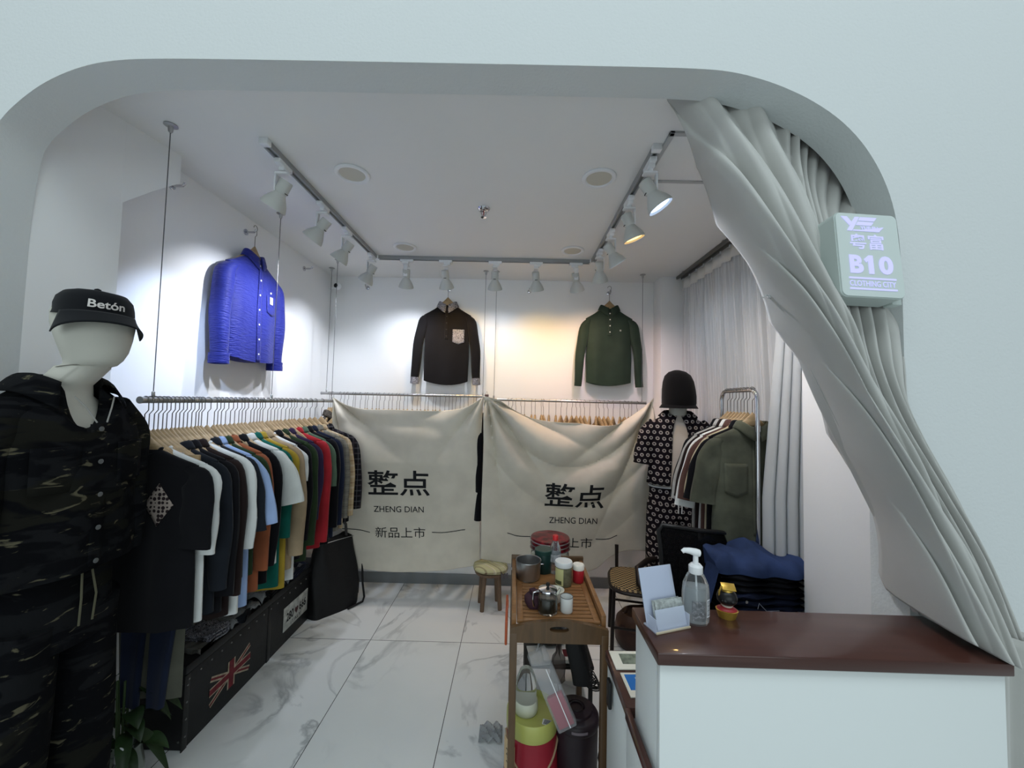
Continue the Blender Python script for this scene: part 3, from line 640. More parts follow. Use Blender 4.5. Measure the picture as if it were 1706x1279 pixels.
for x in (-.10, .10): obj('clip', bx((x, -.012, -.238), (.028, .012, .062), .003), steel, t)

# hangers on the back rails (their clothes hang behind the banners)
rnd = random.Random(9); GB = 'hangers on the back left rail'
xs = [-1.545, -1.53, -1.515] + [-1.45 + .0335 * k + rnd.uniform(-.009, .009) for k in range(35)]
for x in xs: put_hanger((x, 3.2, ZB1 - .004), R(90 + rnd.uniform(-14, 14)), 'wooden hanger with thin steel hook on the rail above the left banner', GB)
for k in range(28): put_hanger((-.06 + .0395 * k + rnd.uniform(-.012, .012) + (.02 if k > 9 else 0), 3.2, ZB2 - .004), R(90 + rnd.uniform(-34, 34)), 'wooden hanger with steel hook on the rail above the right banner', 'hangers on the back right rail')
shirt('grey floral shirt showing at the left end of the back rail', 'shirt', (-1.53, 3.2, ZB1), R(90), 'clothes on the back rails', L=.7, body=pais_g, sl=.4, flare=.02, sr=.06, seed=31, long=True, w=.17, t=.018)
shirt('black shirt glimpsed in the gap between the two cloth banners', 'shirt', (-.262, 3.2, ZB1), R(90), 'clothes on the back rails', L=.8, body=black2, sl=.5, flare=.0, sr=.05, seed=32, long=True, w=.15, t=.03)

# ---------------------------------------------------------------- cloth banners
linen = mat('natural_linen', (220, 213, 198), .9, bump=(300, .15, .002), var=(6, .05), spec=.1)
def banner(label, top, bottom, left, right, yf, words, name='cloth_banner'):
    # edges are lists of (x, z); the surface is a height field y = yf(x, z)
    t = thing(name, label, 'banner', (0, 0, 0), 0, 'linen banners on the back wall')
    def P(u, v):
        a = cr(top, u); b = cr(bottom, u); l = cr(left, v); r = cr(right, v)
        x = (1 - v) * a[0] + v * b[0] + (1 - u) * l[0] + u * r[0] - ((1 - u) * (1 - v) * top[0][0] + u * (1 - v) * top[-1][0] + (1 - u) * v * bottom[0][0] + u * v * bottom[-1][0])
        z = (1 - v) * a[1] + v * b[1] + (1 - u) * l[1] + u * r[1] - ((1 - u) * (1 - v) * top[0][1] + u * (1 - v) * top[-1][1] + (1 - u) * v * bottom[0][1] + u * v * bottom[-1][1])
        return (x, yf(x, z), z)
    thick(obj('cloth', grid(new(), 110, 110, P), linen, t), .0016)
    for s, x0, z0, x1, z1, bold in words:
        if s == '~':
            bm = new(); n = 14; vv = [[bm.verts.new((x0[0] + (x0[1] - x0[0]) * i / n, 0, cr(z0, i / n) + d)) for i in range(n + 1)] for d in (-.003, .003)]
            for i in range(n): bm.faces.new((vv[0][i], vv[0][i + 1], vv[1][i + 1], vv[1][i]))
        else:
            bm = text_bm(s, height=z1 - z0, width=x1 - x0, bold=bold); place(bm, ((x0 + x1) / 2, 0, (z0 + z1) / 2), (1, 0, 0), (0, 0, 1))
            for ax, lo, hi in (((1, 0, 0), x0, x1), ((0, 0, 1), z0, z1)):
                c = lo + .02
                while c < hi: bmesh.ops.bisect_plane(bm, geom=bm.verts[:] + bm.edges[:] + bm.faces[:], plane_co=Vector(ax) * c, plane_no=ax); c += .02
        for v in bm.verts: v.co.y = yf(v.co.x, v.co.z) - .0028
        obj('lettering' if s != '~' else 'printed_line', bm, ink, t, smooth=True)
    return t
def swag(x, z, cx, cz, k, ph, amp, fall=.55):       # folds that radiate from a gathered corner
    dx, dz = x - cx, cz - z; r = math.hypot(dx, dz); a = math.atan2(dz, dx)
    w_ = 1 - 2 * abs(sin(.5 * (k * a + ph))) ** .75; return 1.15 * amp * w_ * min(1, r / .14) * math.exp(-(r / fall) ** 2)
def y1(x, z):
    s = 2.995 + .19 * max(0, 1.1 - z) + swag(x, z, -1.42, 1.6, 9, 0, .034, .5) + swag(x, z, -.24, 1.64, 11, 1, .026, .42)
    s += .008 * sin(3.2 * x + 2.4 * z) + .006 * sin(9 * x + 1.2 * z + 1) * (1.5 - z) + .012 * math.exp(-((z - 1.36 + .05 * cos(3 * x)) / .05) ** 2) - .02 * math.exp(-((z - .24) / .12) ** 2)
    return s + .03 * max(0, z - 1.36)
def y2(x, z):
    s = 2.975 + .19 * max(0, 1.1 - z) + swag(x, z, -.21, 1.63, 13, .5, .042, .8) + swag(x, z, 1.07, 1.65, 12, 2, .044, .85)
    q = ((x - .43) / .65); c = z - 1.43 - .50 * q * q          # catenary swags between the corners
    s += .050 * (1 - 2 * abs(sin(c * 9.5)) ** .8) * math.exp(-(c + .35) ** 2 * 5) * math.exp(-q * q * .9) * .8
    s += .030 * sin(7.5 * (x - .25 * (1.2 - z)) + 1) * max(0, 1.0 - z) * .7
    return s - .03 * math.exp(-((z - .3) / .15) ** 2)
banner('linen banner with black Chinese print hung flat at the left of the back wall', [(-1.415, 1.60), (-1.30, 1.545), (-1.15, 1.515), (-.95, 1.515), (-.75, 1.513), (-.55, 1.515), (-.38, 1.545), (-.24, 1.63)],
       [(-1.295, .235), (-1.15, .225), (-.95, .215), (-.75, .217), (-.55, .235), (-.40, .265), (-.245, .29)], [(-1.415, 1.60), (-1.40, 1.1), (-1.36, .6), (-1.295, .235)], [(-.24, 1.63), (-.255, 1.2), (-.25, .7), (-.245, .29)], y1,
       [('整点', -1.124, .843, -.643, 1.045, .012), ('ZHENG DIAN', -1.082, .708, -.692, .757, .004), ('新品上市', -1.075, .497, -.682, .585, 0), ('~', (-1.345, -1.118), (.557, .557, .553, .538), 0, 0, 0), ('~', (-.628, -.364), (.547, .548, .562, .578), 0, 0, 0)])
banner('linen banner with black Chinese print sagging in deep folds behind the glass jar', [(-.235, 1.635), (-.12, 1.61), (.0, 1.535), (.14, 1.475), (.32, 1.45), (.5, 1.445), (.68, 1.432), (.82, 1.455), (.96, 1.55), (1.075, 1.65)],
       [(-.235, .36), (-.05, .33), (.2, .29), (.48, .262), (.66, .30), (.78, .40), (.92, .452), (1.115, .44)], [(-.235, 1.635), (-.225, 1.2), (-.235, .8), (-.235, .36)], [(1.075, 1.65), (1.095, 1.25), (1.125, .85), (1.115, .44)], y2,
       [('整点', .252, .786, .712, .985, .012), ('ZHENG DIAN', .293, .662, .668, .71, .004), ('新品上市', .235, .46, .64, .545, 0), ('~', (-.03, .19), (.565, .545, .54, .54), 0, 0, 0), ('~', (.665, .83), (.535, .535, .545, .572), 0, 0, 0)])
t = thing('binder_clip', 'small clip pinning the two banners to the rail ends', 'clip', (-.215, 3.0, 1.64)); obj('jaw', bx((0, 0, 0), (.03, .03, .02), .004), mat('clip_brown', (96, 72, 66), .5), t); obj('wire', tube(new(), [(-.01, 0, .01), (0, 0, .035), (.01, 0, .01)], .0015, 6), hook_m, t)

# ---------------------------------------------------------------- mannequins
skin_m = mat('mannequin_linen', (196, 194, 184), .75, bump=(350, .1, .001), spec=.2)
def ell(z, cx, cy, rx, ry, n=36, e=.92): return [(cx + rx * sgp(cos(2 * pi * k / n), e), cy + ry * sgp(sin(2 * pi * k / n), e), z) for k in range(n)]
def mannequin_body(t, lean=.04):
    prof = [(.94, 0, 0, .11, .08), (1.0, 0, 0, .135, .095), (1.12, 0, -.005, .135, .10), (1.25, 0, -.01, .155, .11), (1.38, 0, -.01, .178, .115), (1.47, 0, 0, .185, .10), (1.525, 0, .005, .165, .085), (1.56, 0, 0, .11, .07), (1.585, 0, -.01, .068, .062), (1.62, 0, -.015, .060, .060), (1.675, 0, -.02 - lean, .058, .060)]
    hd = [(1.678, -.025, .052, .056), (1.684, -.042, .054, .064), (1.70, -.050, .059, .074), (1.725, -.052, .067, .085), (1.765, -.048, .077, .096), (1.805, -.044, .083, .104), (1.84, -.040, .082, .104), (1.875, -.035, .070, .090), (1.898, -.030, .048, .063), (1.909, -.028, .018, .024), (1.911, -.028, .002, .002)]
    rings = [ell(*p) for p in prof] + [ell(z, 0, cy - lean, rx, ry, e=1) for z, cy, rx, ry in hd]
    b = obj('body', loft(new(), rings), skin_m, t, angle=80)
    obj('neck_seam', tube(new(), [(.0595 * cos(a), -.02 - lean + .0615 * sin(a), 1.674 - .010 * sin(a)) for a in [2 * pi * k / 28 for k in range(28)]], .0012, 5, closed=True), mat('seam_grey', (120, 118, 110), .8), b)
    obj('stand_pole', tube(new(), [(0, .02, .01), (0, .02, .84)], .014, 12), chrome, t); obj('stand_base', lathe(new(), [(.13, 0), (.13, .006), (.12, .011), (.001, .011)], 40), chrome, t)
def worn_torso(root, rings, m, seed, fold=.006, name='body', vneck=0):
    rnd = random.Random(seed); ph = [rnd.uniform(0, 6) for _ in range(6)]; out = []
    N = 64
    for i in range(40):
        s = i / 39; z, cx, cy, rx, ry = cr(rings, s); r = []
        for k in range(N):
            th = 2 * pi * k / N; d = fold * (.3 + s) * (sin(5 * th + ph[0] + 2 * s) + .6 * sin(9 * th + ph[1] - 3 * s) + .5 * sin(16 * s + 3 * th + ph[2]))
            r.append((cx + (rx + d) * sgp(cos(th), .88), cy + (ry + d) * sgp(sin(th), .88), min(z, 1.62 - vneck * max(0, 1 - ((th - 1.5 * pi) / .62) ** 2) ** .8) if vneck else z))
        out.append(r)
    last = out[-1]; out.append([(p[0] * .97, p[1] * .97, p[2] + .004) for p in last]); out.append([(p[0] * .94, p[1] * .92, p[2] + .04) for p in last])
    return obj(name, loft(new(), out, (False, False)), m, root)
def legs(root, m, ztop, zbot, rx0, wide, seed, wx=.150):
    rnd = random.Random(seed); ph = rnd.uniform(0, 6)
    obj('waist', loft(new(), [ell(z, 0, 0, wx + .012 * (ztop - z) / .2, .115 + .01 * (ztop - z) / .2) for z in (ztop, ztop - .04, ztop - .1, ztop - .2, ztop - .26)]), m, root)
    for sd in (1, -1):
        rings = []
        for i in range(22):
            u = i / 21; z = ztop - .17 - (ztop - .17 - zbot) * u; cx = sd * (.078 + .03 * u); rx = rx0 * (1 - .12 * u) * wide; ry = rx0 * 1.15 * (1 - .1 * u)
            rings.append([(cx + (rx + .006 * sin(4 * a + 6 * u + ph)) * sgp(cos(a), .9), (ry + .006 * sin(3 * a - 9 * u + ph)) * sgp(sin(a), .9) + .012 * sin(2.5 * u), z + .01 * sin(a * 2 + ph)) for a in [2 * pi * k / 28 for k in range(28)]])
        obj('trouser_leg', loft(new(), rings), m, root)
def part(name, parent):
    o = bpy.data.objects.new(name, None); C.objects.link(o); o.parent = parent; o.empty_display_size = .03; return o
def collar_bm(rx, ry, cx, cy, z, h=.03, fall=.045, point=.05, gap=.35, spread=.055):
    def cf(u, v):
        a = -pi / 2 + gap + (2 * pi - 2 * gap) * u; f = max(0, -sin(a)) ** 2
        k, dz = cr([(0, -.02), (0, h), (.010, h + .006), (.028, h - .008), (spread, -fall + h - point * f)], v)
        return (cx + (rx + k) * cos(a), cy + (ry + k) * sin(a) - .02 * f * v, z + dz - .045 * f)
    return grid(new(), 44, 8, cf)

t = thing('mannequin', 'tall mannequin in a dark camouflage shirt and trousers wearing a black cap', 'mannequin', (-1.425, 1.195, 0), R(88))
mannequin_body(t, .055)
sp = part('shirt', t)
worn_torso(sp, [(1.615, 0, -.012, .082, .080), (1.585, 0, -.006, .12, .10), (1.55, 0, .0, .165, .118), (1.50, 0, .0, .195, .130), (1.42, 0, -.005, .195, .142), (1.30, 0, -.008, .19, .145), (1.18, 0, -.005, .19, .145), (1.06, 0, 0, .20, .150)], camo_m, 41, .005, vneck=.135)
for sd in (1, -1): obj('sleeve', sleeve_bm(sd, [(.12, 0, 1.545), (.180, 0, 1.46), (.198, -.01, 1.28), (.195, -.02, 1.05)], [.06, .060, .056, .052], [.085, .09, .078, .065], 43 + sd, n=26, wr=.004, m=22, cap=(True, True)), camo_m, sp)
thick(obj('collar', collar_bm(.080, .080, 0, -.012, 1.612, gap=.75), camo_m, sp), .004)
thick(obj('placket', grid(new(), 3, 20, lambda u, v: (-.018 + .036 * u, -.133 - .020 * min(1, v * 2) + .0, 1.50 - .43 * v)), camo_m, sp), .003)
for k in range(5): obj('button', lathe(new(), [(.001, 0), (.007, 0), (.0075, .002), (.005, .003), (.001, .002)], 14), mat('grey_button', (96, 98, 98), .4), sp, loc=(0, -.142 - .016 * min(1, k * .3 + .3), 1.485 - .10 * k)).rotation_euler = (R(90), 0, 0)
for sd in (1, -1): thick(obj('pocket', grid(new(), 5, 5, lambda u, v, s=sd: (s * (.05 + .10 * u), -.150 + .028 * u * u, 1.44 - .13 * v)), camo_m, sp), .003)
for sd in (1, -1): obj('piping', tube(new(), [(sd * .055, -.120, 1.585), (sd * .035, -.136, 1.55), (sd * .014, -.148, 1.505)], .0022, 6), mat('piping_grey', (150, 148, 144), .7), sp)
tp = part('trousers', t); legs(tp, camo_m, 1.10, .04, .105, .95, 45)
for sd in (1, -1): obj('drawstring', tube(new(), [(sd * .012, -.132, 1.07), (sd * .02, -.145, .98), (sd * .018, -.14, .90)], .003, 6), mat('cord_olive', (84, 82, 64), .8), tp)
# cap
cap_m = fabric('cap_black_cotton', (20, 22, 26), .85)
def cap(loc, rz, label, m, letters=None, tilt=0):
    c = thing('cap', label, 'cap', loc, rz)
    prof = [(1.03, -.014), (1.0, 0), (.995, .018), (.94, .040), (.78, .058), (.48, .069), (.15, .073), (.002, .074)]
    obj('crown', loft(new(), [[(.088 * r * cos(2 * pi * k / 40), .112 * r * sin(2 * pi * k / 40) + (.006 if r < 1 else 0), z + (.008 * max(0, -sin(2 * pi * k / 40)) if .015 < z < .06 else 0)) for k in range(40)] for r, z in prof], (False, True)), m, c)
    def vf(u, v):
        a = -pi / 2 + (u - .5) * 2.35; r = 1 + v * .50 * max(.02, cos((u - .5) * 2.5)); return (.088 * r * cos(a) * (1 + .03 * v), .112 * r * sin(a), .004 - .030 * v - .045 * (u - .5) ** 2 * 4 * (.2 + v * .8))
    thick(obj('visor', grid(new(), 26, 8, vf), m, c), .0035)
    obj('top_button', lathe(new(), [(.008, .072), (.008, .076), (.001, .079)], 14), m, c)
    obj('back_strap', tube(new(), [(.055, .09, -.014), (.02, .115, -.018), (-.02, .115, -.018), (-.055, .09, -.014)], .006, 8), m, c)
    if letters:
        bm = text_bm(letters, height=.024, width=.095, bold=.02)
        for v in bm.verts:
            a = -pi / 2 + v.co.x / .104; z = .026 + v.co.y; r = cr([1.0, .998, .985, .94], max(0, min(1, (z - .0) / .045)))
            v.co = Vector((.088 * r * cos(a) * 1.03, .112 * r * sin(a) * 1.03 - .001, z))
        obj('lettering', bm, mat('cap_white_thread', (205, 200, 196), .8), c)
    if tilt: c.rotation_euler = (tilt, 0, rz)
    return c
def mloc(o, p): return Matrix.Translation(o.location) @ Matrix.Rotation(o.rotation_euler.z, 4, 'Z') @ Vector(p)
cap(mloc(t, (0, -.10, 1.845)), R(60), 'black cap with white lettering on the camouflage mannequin', cap_m, 'Betón', R(6))

t = thing('mannequin', 'mannequin by the sheer curtain in a black rosette printed shirt and trousers', 'mannequin', (1.142, 2.70, 0), R(-14)); t.scale = (.955, .955, .955)
mannequin_body(t, .02)
sp = part('shirt', t)
tee = part('undershirt', t)
worn_torso(tee, [(1.60, 0, -.01, .07, .07), (1.56, 0, 0, .13, .085), (1.50, 0, 0, .175, .11), (1.38, 0, -.01, .185, .125), (1.2, 0, -.01, .165, .12), (1.10, 0, -.005, .175, .128)], mat('tee_cream', (196, 186, 176), .85), 51, .003)
# open shirt: two fronts and a back as one wrapped sheet with a gap at the front
def openf(u, v):
    gap = .12 + .16 * v; a = -pi / 2 + gap + (2 * pi - 2 * gap) * u; z, rx, ry = cr([(1.60, .085, .078), (1.565, .15, .10), (1.51, .205, .122), (1.40, .205, .136), (1.25, .198, .138), (1.11, .208, .145)], v)
    d = .005 * v * sin(9 * a + 3 * v); return ((rx + d) * sgp(cos(a), .9), (ry + d) * sgp(sin(a), .9) - .004, z)
thick(obj('body', grid(new(), 60, 24, openf), ros_m, sp), .003)
for sd in (1, -1): obj('sleeve', sleeve_bm(sd, [(.14, 0, 1.535), (.195, 0, 1.46), (.222, 0, 1.36), (.235, -.01, 1.24)], [.055, .068, .070, .072], [.08, .085, .088, .09], 53 + sd, n=24), ros_m, sp)
thick(obj('collar', collar_bm(.078, .074, 0, -.008, 1.60, fall=.035, point=.03), ros_m, sp), .003)
tp = part('trousers', t); legs(tp, ros_m, 1.15, .10, .112, 1.1, 55, .185)
for sd in (1, -1): obj('drawstring', tube(new(), [(sd * .008, -.132, 1.09), (sd * .012, -.145, 1.0), (sd * .01 , -.14, .93)], .004, 6), white_f, tp)
obj('tee_hem', tube(new(), [(.192 * cos(a), .135 * sin(a), 1.10 + .012 * cos(a)) for a in [2 * pi * k / 36 for k in range(36)]], .006, 6, closed=True), white_f, tee)
hat = thing('bucket_hat', 'black hood like hat covering the whole head of the rosette mannequin', 'hat', mloc(t, (0, -.048, 1.614)), R(-14)); hat.scale = (.955, .955, .955)
obj('crown', loft(new(), [[(.098 * r * cos(2 * pi * k / 36) + .012 * w_, .118 * r * sin(2 * pi * k / 36), z) for k in range(36)] for r, z, w_ in ((1.10, -.03, 0), (1.18, .0, .2), (1.18, .05, .2), (1.14, .10, 0), (1.06, .155, -.2), (.90, .198, -.5), (.6, .225, -.8), (.2, .238, -1), (.01, .239, -1))], (True, True)), fabric('hat_black', (17, 16, 18)), hat)
obj('brim', lathe(new(), [(.106, .0), (.128, -.03), (.131, -.034), (.126, -.036), (.104, -.012)], 36, sy=1.15, cap=(False, False)), fabric('hat_black', (17, 16, 18)), hat)
obj('emblem', bx((.075, -.088, .09), (.012, .004, .02), .002), mat('emblem_grey', (150, 156, 150), .6), hat)

# ---------------------------------------------------------------- trunks, bag, plant, bottle at the left
leather = mat('trunk_leather', (26, 26, 28), .5, bump=(120, .2, .003), var=(6, .25))
t = thing('trunk', 'long black studded trunk bench with a flag and a plate under the left rail', 'trunk', (0, 0, 0))
obj('body', bx((-1.556, 2.385, .165), (.212, 1.20, .33), .006), leather, t)
obj('lid', bx((-1.556, 2.385, .352), (.222, 1.215, .044), .01), leather, t)
b = new()
for y in (1.79, 2.38, 2.98): obj('edge_strap', bx((-1.4495, y, .165), (.004, .03, .33), .001), mat('strap_black', (16, 16, 17), .4), t)
stud = mat('stud_steel', (140, 140, 138), .3, 1)
ys = [1.80 + .0655 * k for k in range(19)]
def studs(pts):
    for (x, y, z, ax) in pts:
        o = obj('stud', lathe(new(), [(.0055, -.0015), (.0045, .002), (.001, .0035)], 8), stud, t, loc=(x, y, z)); o.rotation_euler = (0, R(90), 0) if ax == 'x' else (R(90), 0, 0)
studs([(-1.4495, y, .305, 'x') for y in ys] + [(-1.447, 1.79, .06 + .075 * k, 'x') for k in range(4)] + [(-1.447, 2.98, .06 + .075 * k, 'x') for k in range(4)] + [(-1.47 - .17 * k, 1.7845, .04 + .25 * j, 'y') for k in range(2) for j in range(2)])
# painted flag on the trunk's face
fl = new(); y0, y1, z0, z1, X = 1.925, 2.215, .075, .215, -1.4485
def quad(bm, P, x, mi):
    f = bm.faces.new([bm.verts.new((x, y0 + (y1 - y0) * u, z0 + (z1 - z0) * v)) for u, v in P]); f.material_index = mi
def diag(bm, a, b, wd, x, mi):
    a, b = Vector(a), Vector(b); d = (b - a); n = Vector((-d.y * .45, d.x * 2)).normalized() * wd; quad(bm, [a + n, a - n, b - n, b + n], x, mi)
for a, b in (((0.02, .05), (.46, .47)), ((.54, .53), (.98, .95)), ((.02, .95), (.46, .53)), ((.54, .47), (.98, .05))):
    diag(fl, a, b, .085, X + .00005 * (a[1] > .5), 1); diag(fl, a, b, .034, X + .0004 + .00005 * (a[1] > .5), 0)
for P in ([(0, .36), (1, .36), (1, .64), (0, .64)], [(.41, 0), (.59, 0), (.59, 1), (.41, 1)]): quad(fl, P, X + .0008 + .0001 * (P[0][0] > 0), 1)
for P in ([(0, .40), (1, .40), (1, .60), (0, .60)], [(.44, 0), (.56, 0), (.56, 1), (.44, 1)]): quad(fl, P, X + .0012 + .0002 * (P[0][0] > 0), 0)
obj('flag_print', fl, [mat('flag_red', (122, 34, 46), .7, var=(40, .25)), mat('flag_cream', (186, 172, 148), .7, var=(40, .2))], t, smooth=False)
pl = obj('number_plate', bx((-1.447, 2.665, .158), (.004, .285, .150), .002), mat('plate_white', (196, 198, 192), .5, var=(30, .2)), t)
def ptext(s, y, z, h, w, bold=0): return place(text_bm(s, height=h, width=w, bold=bold), (-1.4446, y, z), (0, 1, 0), (0, 0, 1))
b = ptext('280', 2.592, .160, .056, .082, .03); join(b, ptext('666', 2.742, .160, .056, .082, .03)); join(b, ptext('ITALY', 2.665, .106, .022, .12))
obj('lettering', b, ink, pl, smooth=False)
hp = [(2.667 + .020 * math.sin(a) ** 3, .158 + .0016 * (13 * cos(a) - 5 * cos(2 * a) - 2 * cos(3 * a) - cos(4 * a))) for a in [2 * pi * k / 28 for k in range(28)]]
obj('heart', prism(new(), hp, 'x', -1.4448, -1.444), mat('plate_maroon', (70, 36, 42), .6), pl, smooth=False)
# folded clothes lying on the trunk
def folded(label, c, s, m, seed, rz=0, group=None, cat='clothes', nm='folded_shirt'):
    rnd = random.Random(seed); t = thing(nm, label, cat, c, rz, group); n = 3
    for i in range(n):
        h = s[2] / n; rings = []
        for k in range(13):
            u = -1 + 2 * k / 12; w_ = s[1] / 2 * (1 - .06 * rnd.random()) ; hh = h * .55 * (1 - .75 * abs(u) ** 6)
            rings.append([(u * s[0] / 2, w_ * sgp(cos(a), .6), h * (i + .5) + hh * sgp(sin(a), .8) + .006 * sin(7 * u + 3 * a + seed)) for a in [2 * pi * j / 20 for j in range(20)]])
        obj('fold', loft(new(), rings), m, t)
    return t
folded('patterned black and white garment lying folded on the near end of the trunk', (-1.53, 1.98, .376), (.16, .14, .05), pais_m, 1)
folded('grey green trousers lying folded at the front edge of the trunk', (-1.51, 1.90, .376), (.12, .09, .02), grey_f, 6, 0)
folded('plastic wrapped dark shirt lying on the trunk below the light blue shirt', (-1.53, 2.18, .376), (.16, .20, .03), slate, 2, R(20))
folded('dark folded shirt in a clear bag in the middle of the trunk', (-1.53, 2.42, .376), (.17, .20, .045), black2, 3, R(10))
for k, (y, z, nm) in enumerate(((2.18, .415, 'near'), (2.42, .43, 'middle'), (2.68, .42, 'far'))):
    rnd = random.Random(k); bm = grid(new(), 20, 14, lambda u, v: (-1.61 + .16 * u, y - .12 + .24 * v, z + .010 * sin(11 * u + 5 * v) * sin(7 * v + 3 * u) + .008 * sin(23 * u * v) - .03 * (2 * u - 1) ** 6 - .02 * (2 * v - 1) ** 6))
    tag(thick(obj('plastic_sleeve', bm, mat('glossy_film', (205, 208, 210), .15, trans=.7, ior=1.2), smooth=True), .0006), 'crumpled clear plastic sleeve over the clothes on the trunk, the %s one' % nm, 'plastic bag', 'plastic sleeves on the trunk')
folded('black folded clothes at the far end of the trunk', (-1.53, 2.70, .376), (.17, .22, .04), navy, 4)
# black tote bag on the floor at the end of the trunk
t = thing('tote_bag', 'black soft bag slumped on the floor between the trunk and the left banner', 'bag', (-1.335, 2.985, 0), R(55))
nyl = mat('black_nylon', (15, 15, 17), .6, bump=(40, .4, .006))
rings = []
for i in range(15):
    u = i / 14; z = .52 * u; wx = .19 * (1 - .22 * u ** 2) ; wy = .085 * (1 - .55 * u ** 1.5)
    rings.append([((wx + .008 * sin(3 * a + 7 * u)) * sgp(cos(a), .6), (wy + .010 * sin(4 * a + 5 * u)) * sgp(sin(a), .7) + .03 * u, z + .02 * sin(2 * a) * u) for a in [2 * pi * k / 32 for k in range(32)]])
obj('bag_body', loft(new(), rings), nyl, t)
obj('handle', tube(new(), [(-.10, .03, .50), (-.09, .03, .60), (-.03, .035, .66), (.04, .035, .66), (.09, .03, .60), (.10, .03, .50)], .010, 8), mat('bag_strap_grey', (66, 64, 64), .7), t)
obj('shoulder_strap', tube(new(), [(.17, 0, .48), (.21, -.03, .30), (.215, -.04, .12), (.22, -.06, .02), (.18, -.10, .010), (.05, -.11, .010)], .008, 8), nyl, t)
obj('zip', tube(new(), [(-.14, .0, .505), (0, -.012, .512), (.14, .0, .505)], .003, 6), steel, t)
for k in range(4): obj('tassel', tube(new(), [(.175 + .012 * k, .03, .20), (.185 + .014 * k, .03, .12), (.185 + .013 * k, .03, .02)], .004, 6), nyl, t)
# plant and bottle near the mannequin's feet
leafm = mat('leaf_green', (44, 66, 36), .45, var=(12, .35), spec=.3)
t = thing('potted_plant', 'leafy green plant in a glass vase beside the camouflage mannequin', 'plant', (-1.50, 1.56, 0))
obj('vase', lathe(new(), [(.045, 0), (.062, .02), (.068, .12), (.055, .20), (.060, .22), (.056, .22), (.050, .20), (.062, .12), (.055, .02), (.001, .012)], 28), mat('vase_glass', (190, 200, 192), .08, trans=.8, ior=1.3), t)
rnd = random.Random(12)
for k in range(26):
    a = rnd.uniform(0, 2 * pi); hgt = rnd.uniform(.20, .50); L = rnd.uniform(.12, .2); wd = rnd.uniform(.018, .03); el = rnd.uniform(-.5, .7)
    base = Vector((.03 * cos(a), .03 * sin(a), hgt)); d = Vector((cos(a), sin(a), 0)); sdv = Vector((-sin(a), cos(a), 0))
    def lf(u, v, base=base, d=d, sdv=sdv, L=L, wd=wd, el=el):
        p = base + d * (L * v * .85) + Vector((0, 0, 1)) * (L * (el * v - .75 * v * v)); wv = wd * sin(pi * min(1, .06 + v * .95)) ** .8
        return p + sdv * ((u - .5) * 2 * wv) + Vector((0, 0, .35 * wv * abs(2 * u - 1)))
    obj('leaf', grid(new(), 4, 10, lf), leafm, t)
for k in range(6):
    a = k * 1.05; obj('stem', tube(new(), [(.01 * cos(a), .01 * sin(a), .03), (.02 * cos(a), .02 * sin(a), .22), (.03 * cos(a), .03 * sin(a), .48)], .004, 6), mat('stem_green', (54, 72, 40), .6), t)
t = thing('water_bottle', 'clear drinking water bottle with a white ring cap on the floor by the plant', 'bottle', (-1.43, 1.475, 0))
obj('bottle', lathe(new(), [(.001, .0), (.034, 0), (.037, .01), (.037, .17), (.034, .20), (.016, .232), (.0135, .25), (.001, .251)], 26), clear_p, t)
obj('label', lathe(new(), [(.0375, .05), (.0375, .15)], 26, cap=(False, False)), mat('bottle_label', (190, 194, 198), .5, var=(60, .3)), t)
obj('cap', lathe(new(), [(.015, .238), (.015, .256), (.013, .258), (.001, .258)], 18), white_p, t)
obj('ring', tube(new(), [(.014 * cos(a), 0, .268 + .014 * sin(a)) for a in [2 * pi * k / 16 for k in range(16)]], .003, 6, closed=True), white_p, t)

# ---------------------------------------------------------------- sheer curtain, rolling rack
t = thing('sheer_curtain', 'white pleated sheer curtain hanging over the window behind the clothes rack', 'curtain', (0, 0, 0))
pathc = [(1.405, 3.235), (1.44, 3.0), (1.46, 2.75), (1.46, 2.5), (1.46, 2.25), (1.475, 2.05), (1.475, 1.76)]
def sc(u, v):
    z = 2.655 - 2.50 * v; x, y = cr(pathc, u); x0 = 1.41; k = min(1, v * 2.5); x = x0 + (x - x0) * k; top = max(0, 1 - v * 9)
    ph = u * 2 * pi * 13; x += (.022 * (1 - top * .5)) * sin(ph) + .006 * sin(2.3 * ph + 5 * v) * (1 - top); y += .012 * cos(ph * .5 + 1) * (1 - top)
    return (x, y, z)
thick(obj('voile', grid(new(), 260, 26, sc), sheer_m, t), .0008)
def hb(u, v):
    p = sc(u, 0); return (p[0] - .004, p[1], 2.657 - .085 * v)
thick(obj('heading_tape', grid(new(), 260, 2, hb), mat('voile_band', (222, 220, 216), .9), t), .0015)
t = thing('sheer_curtain', 'narrow white sheer curtain panel pulled in front of the clothes rack by the wall edge', 'curtain', (0, 0, 0))
def sc2(u, v):
    z = 2.655 - 2.40 * v; k = min(1, v * 1.6); x = 1.405 + (-.165 - .012 * v) * (1 - u) * k ** .8; y = 1.94 - .16 * u - .02 * v
    ph = u * 2 * pi * 5; return (x + .006 * cos(ph), y + .016 * sin(ph), z)
thick(obj('voile', grid(new(), 90, 24, sc2), see_through('sheer_ribbed', (222, 225, 226), .93), t), .0008)
tr = thing('curtain_track', 'double steel curtain track on the ceiling above the sheer curtain', 'curtain track', (0, 0, 0))
for x in (1.385, 1.345): obj('track', bx((x + .02, 2.49, CEIL - .012), (.016, 1.52, .022), .002), mat('track_dark', (112, 110, 106), .4, .6), tr)
for k in range(3): obj('bracket', bx((1.385, 1.9 + .6 * k, CEIL - .003), (.07, .02, .006), .001), steel, tr)
for k in range(13): obj('glider', bx((1.405, 1.80 + .118 * k, CEIL - .03), (.008, .012, .02), .001), white_p, tr)
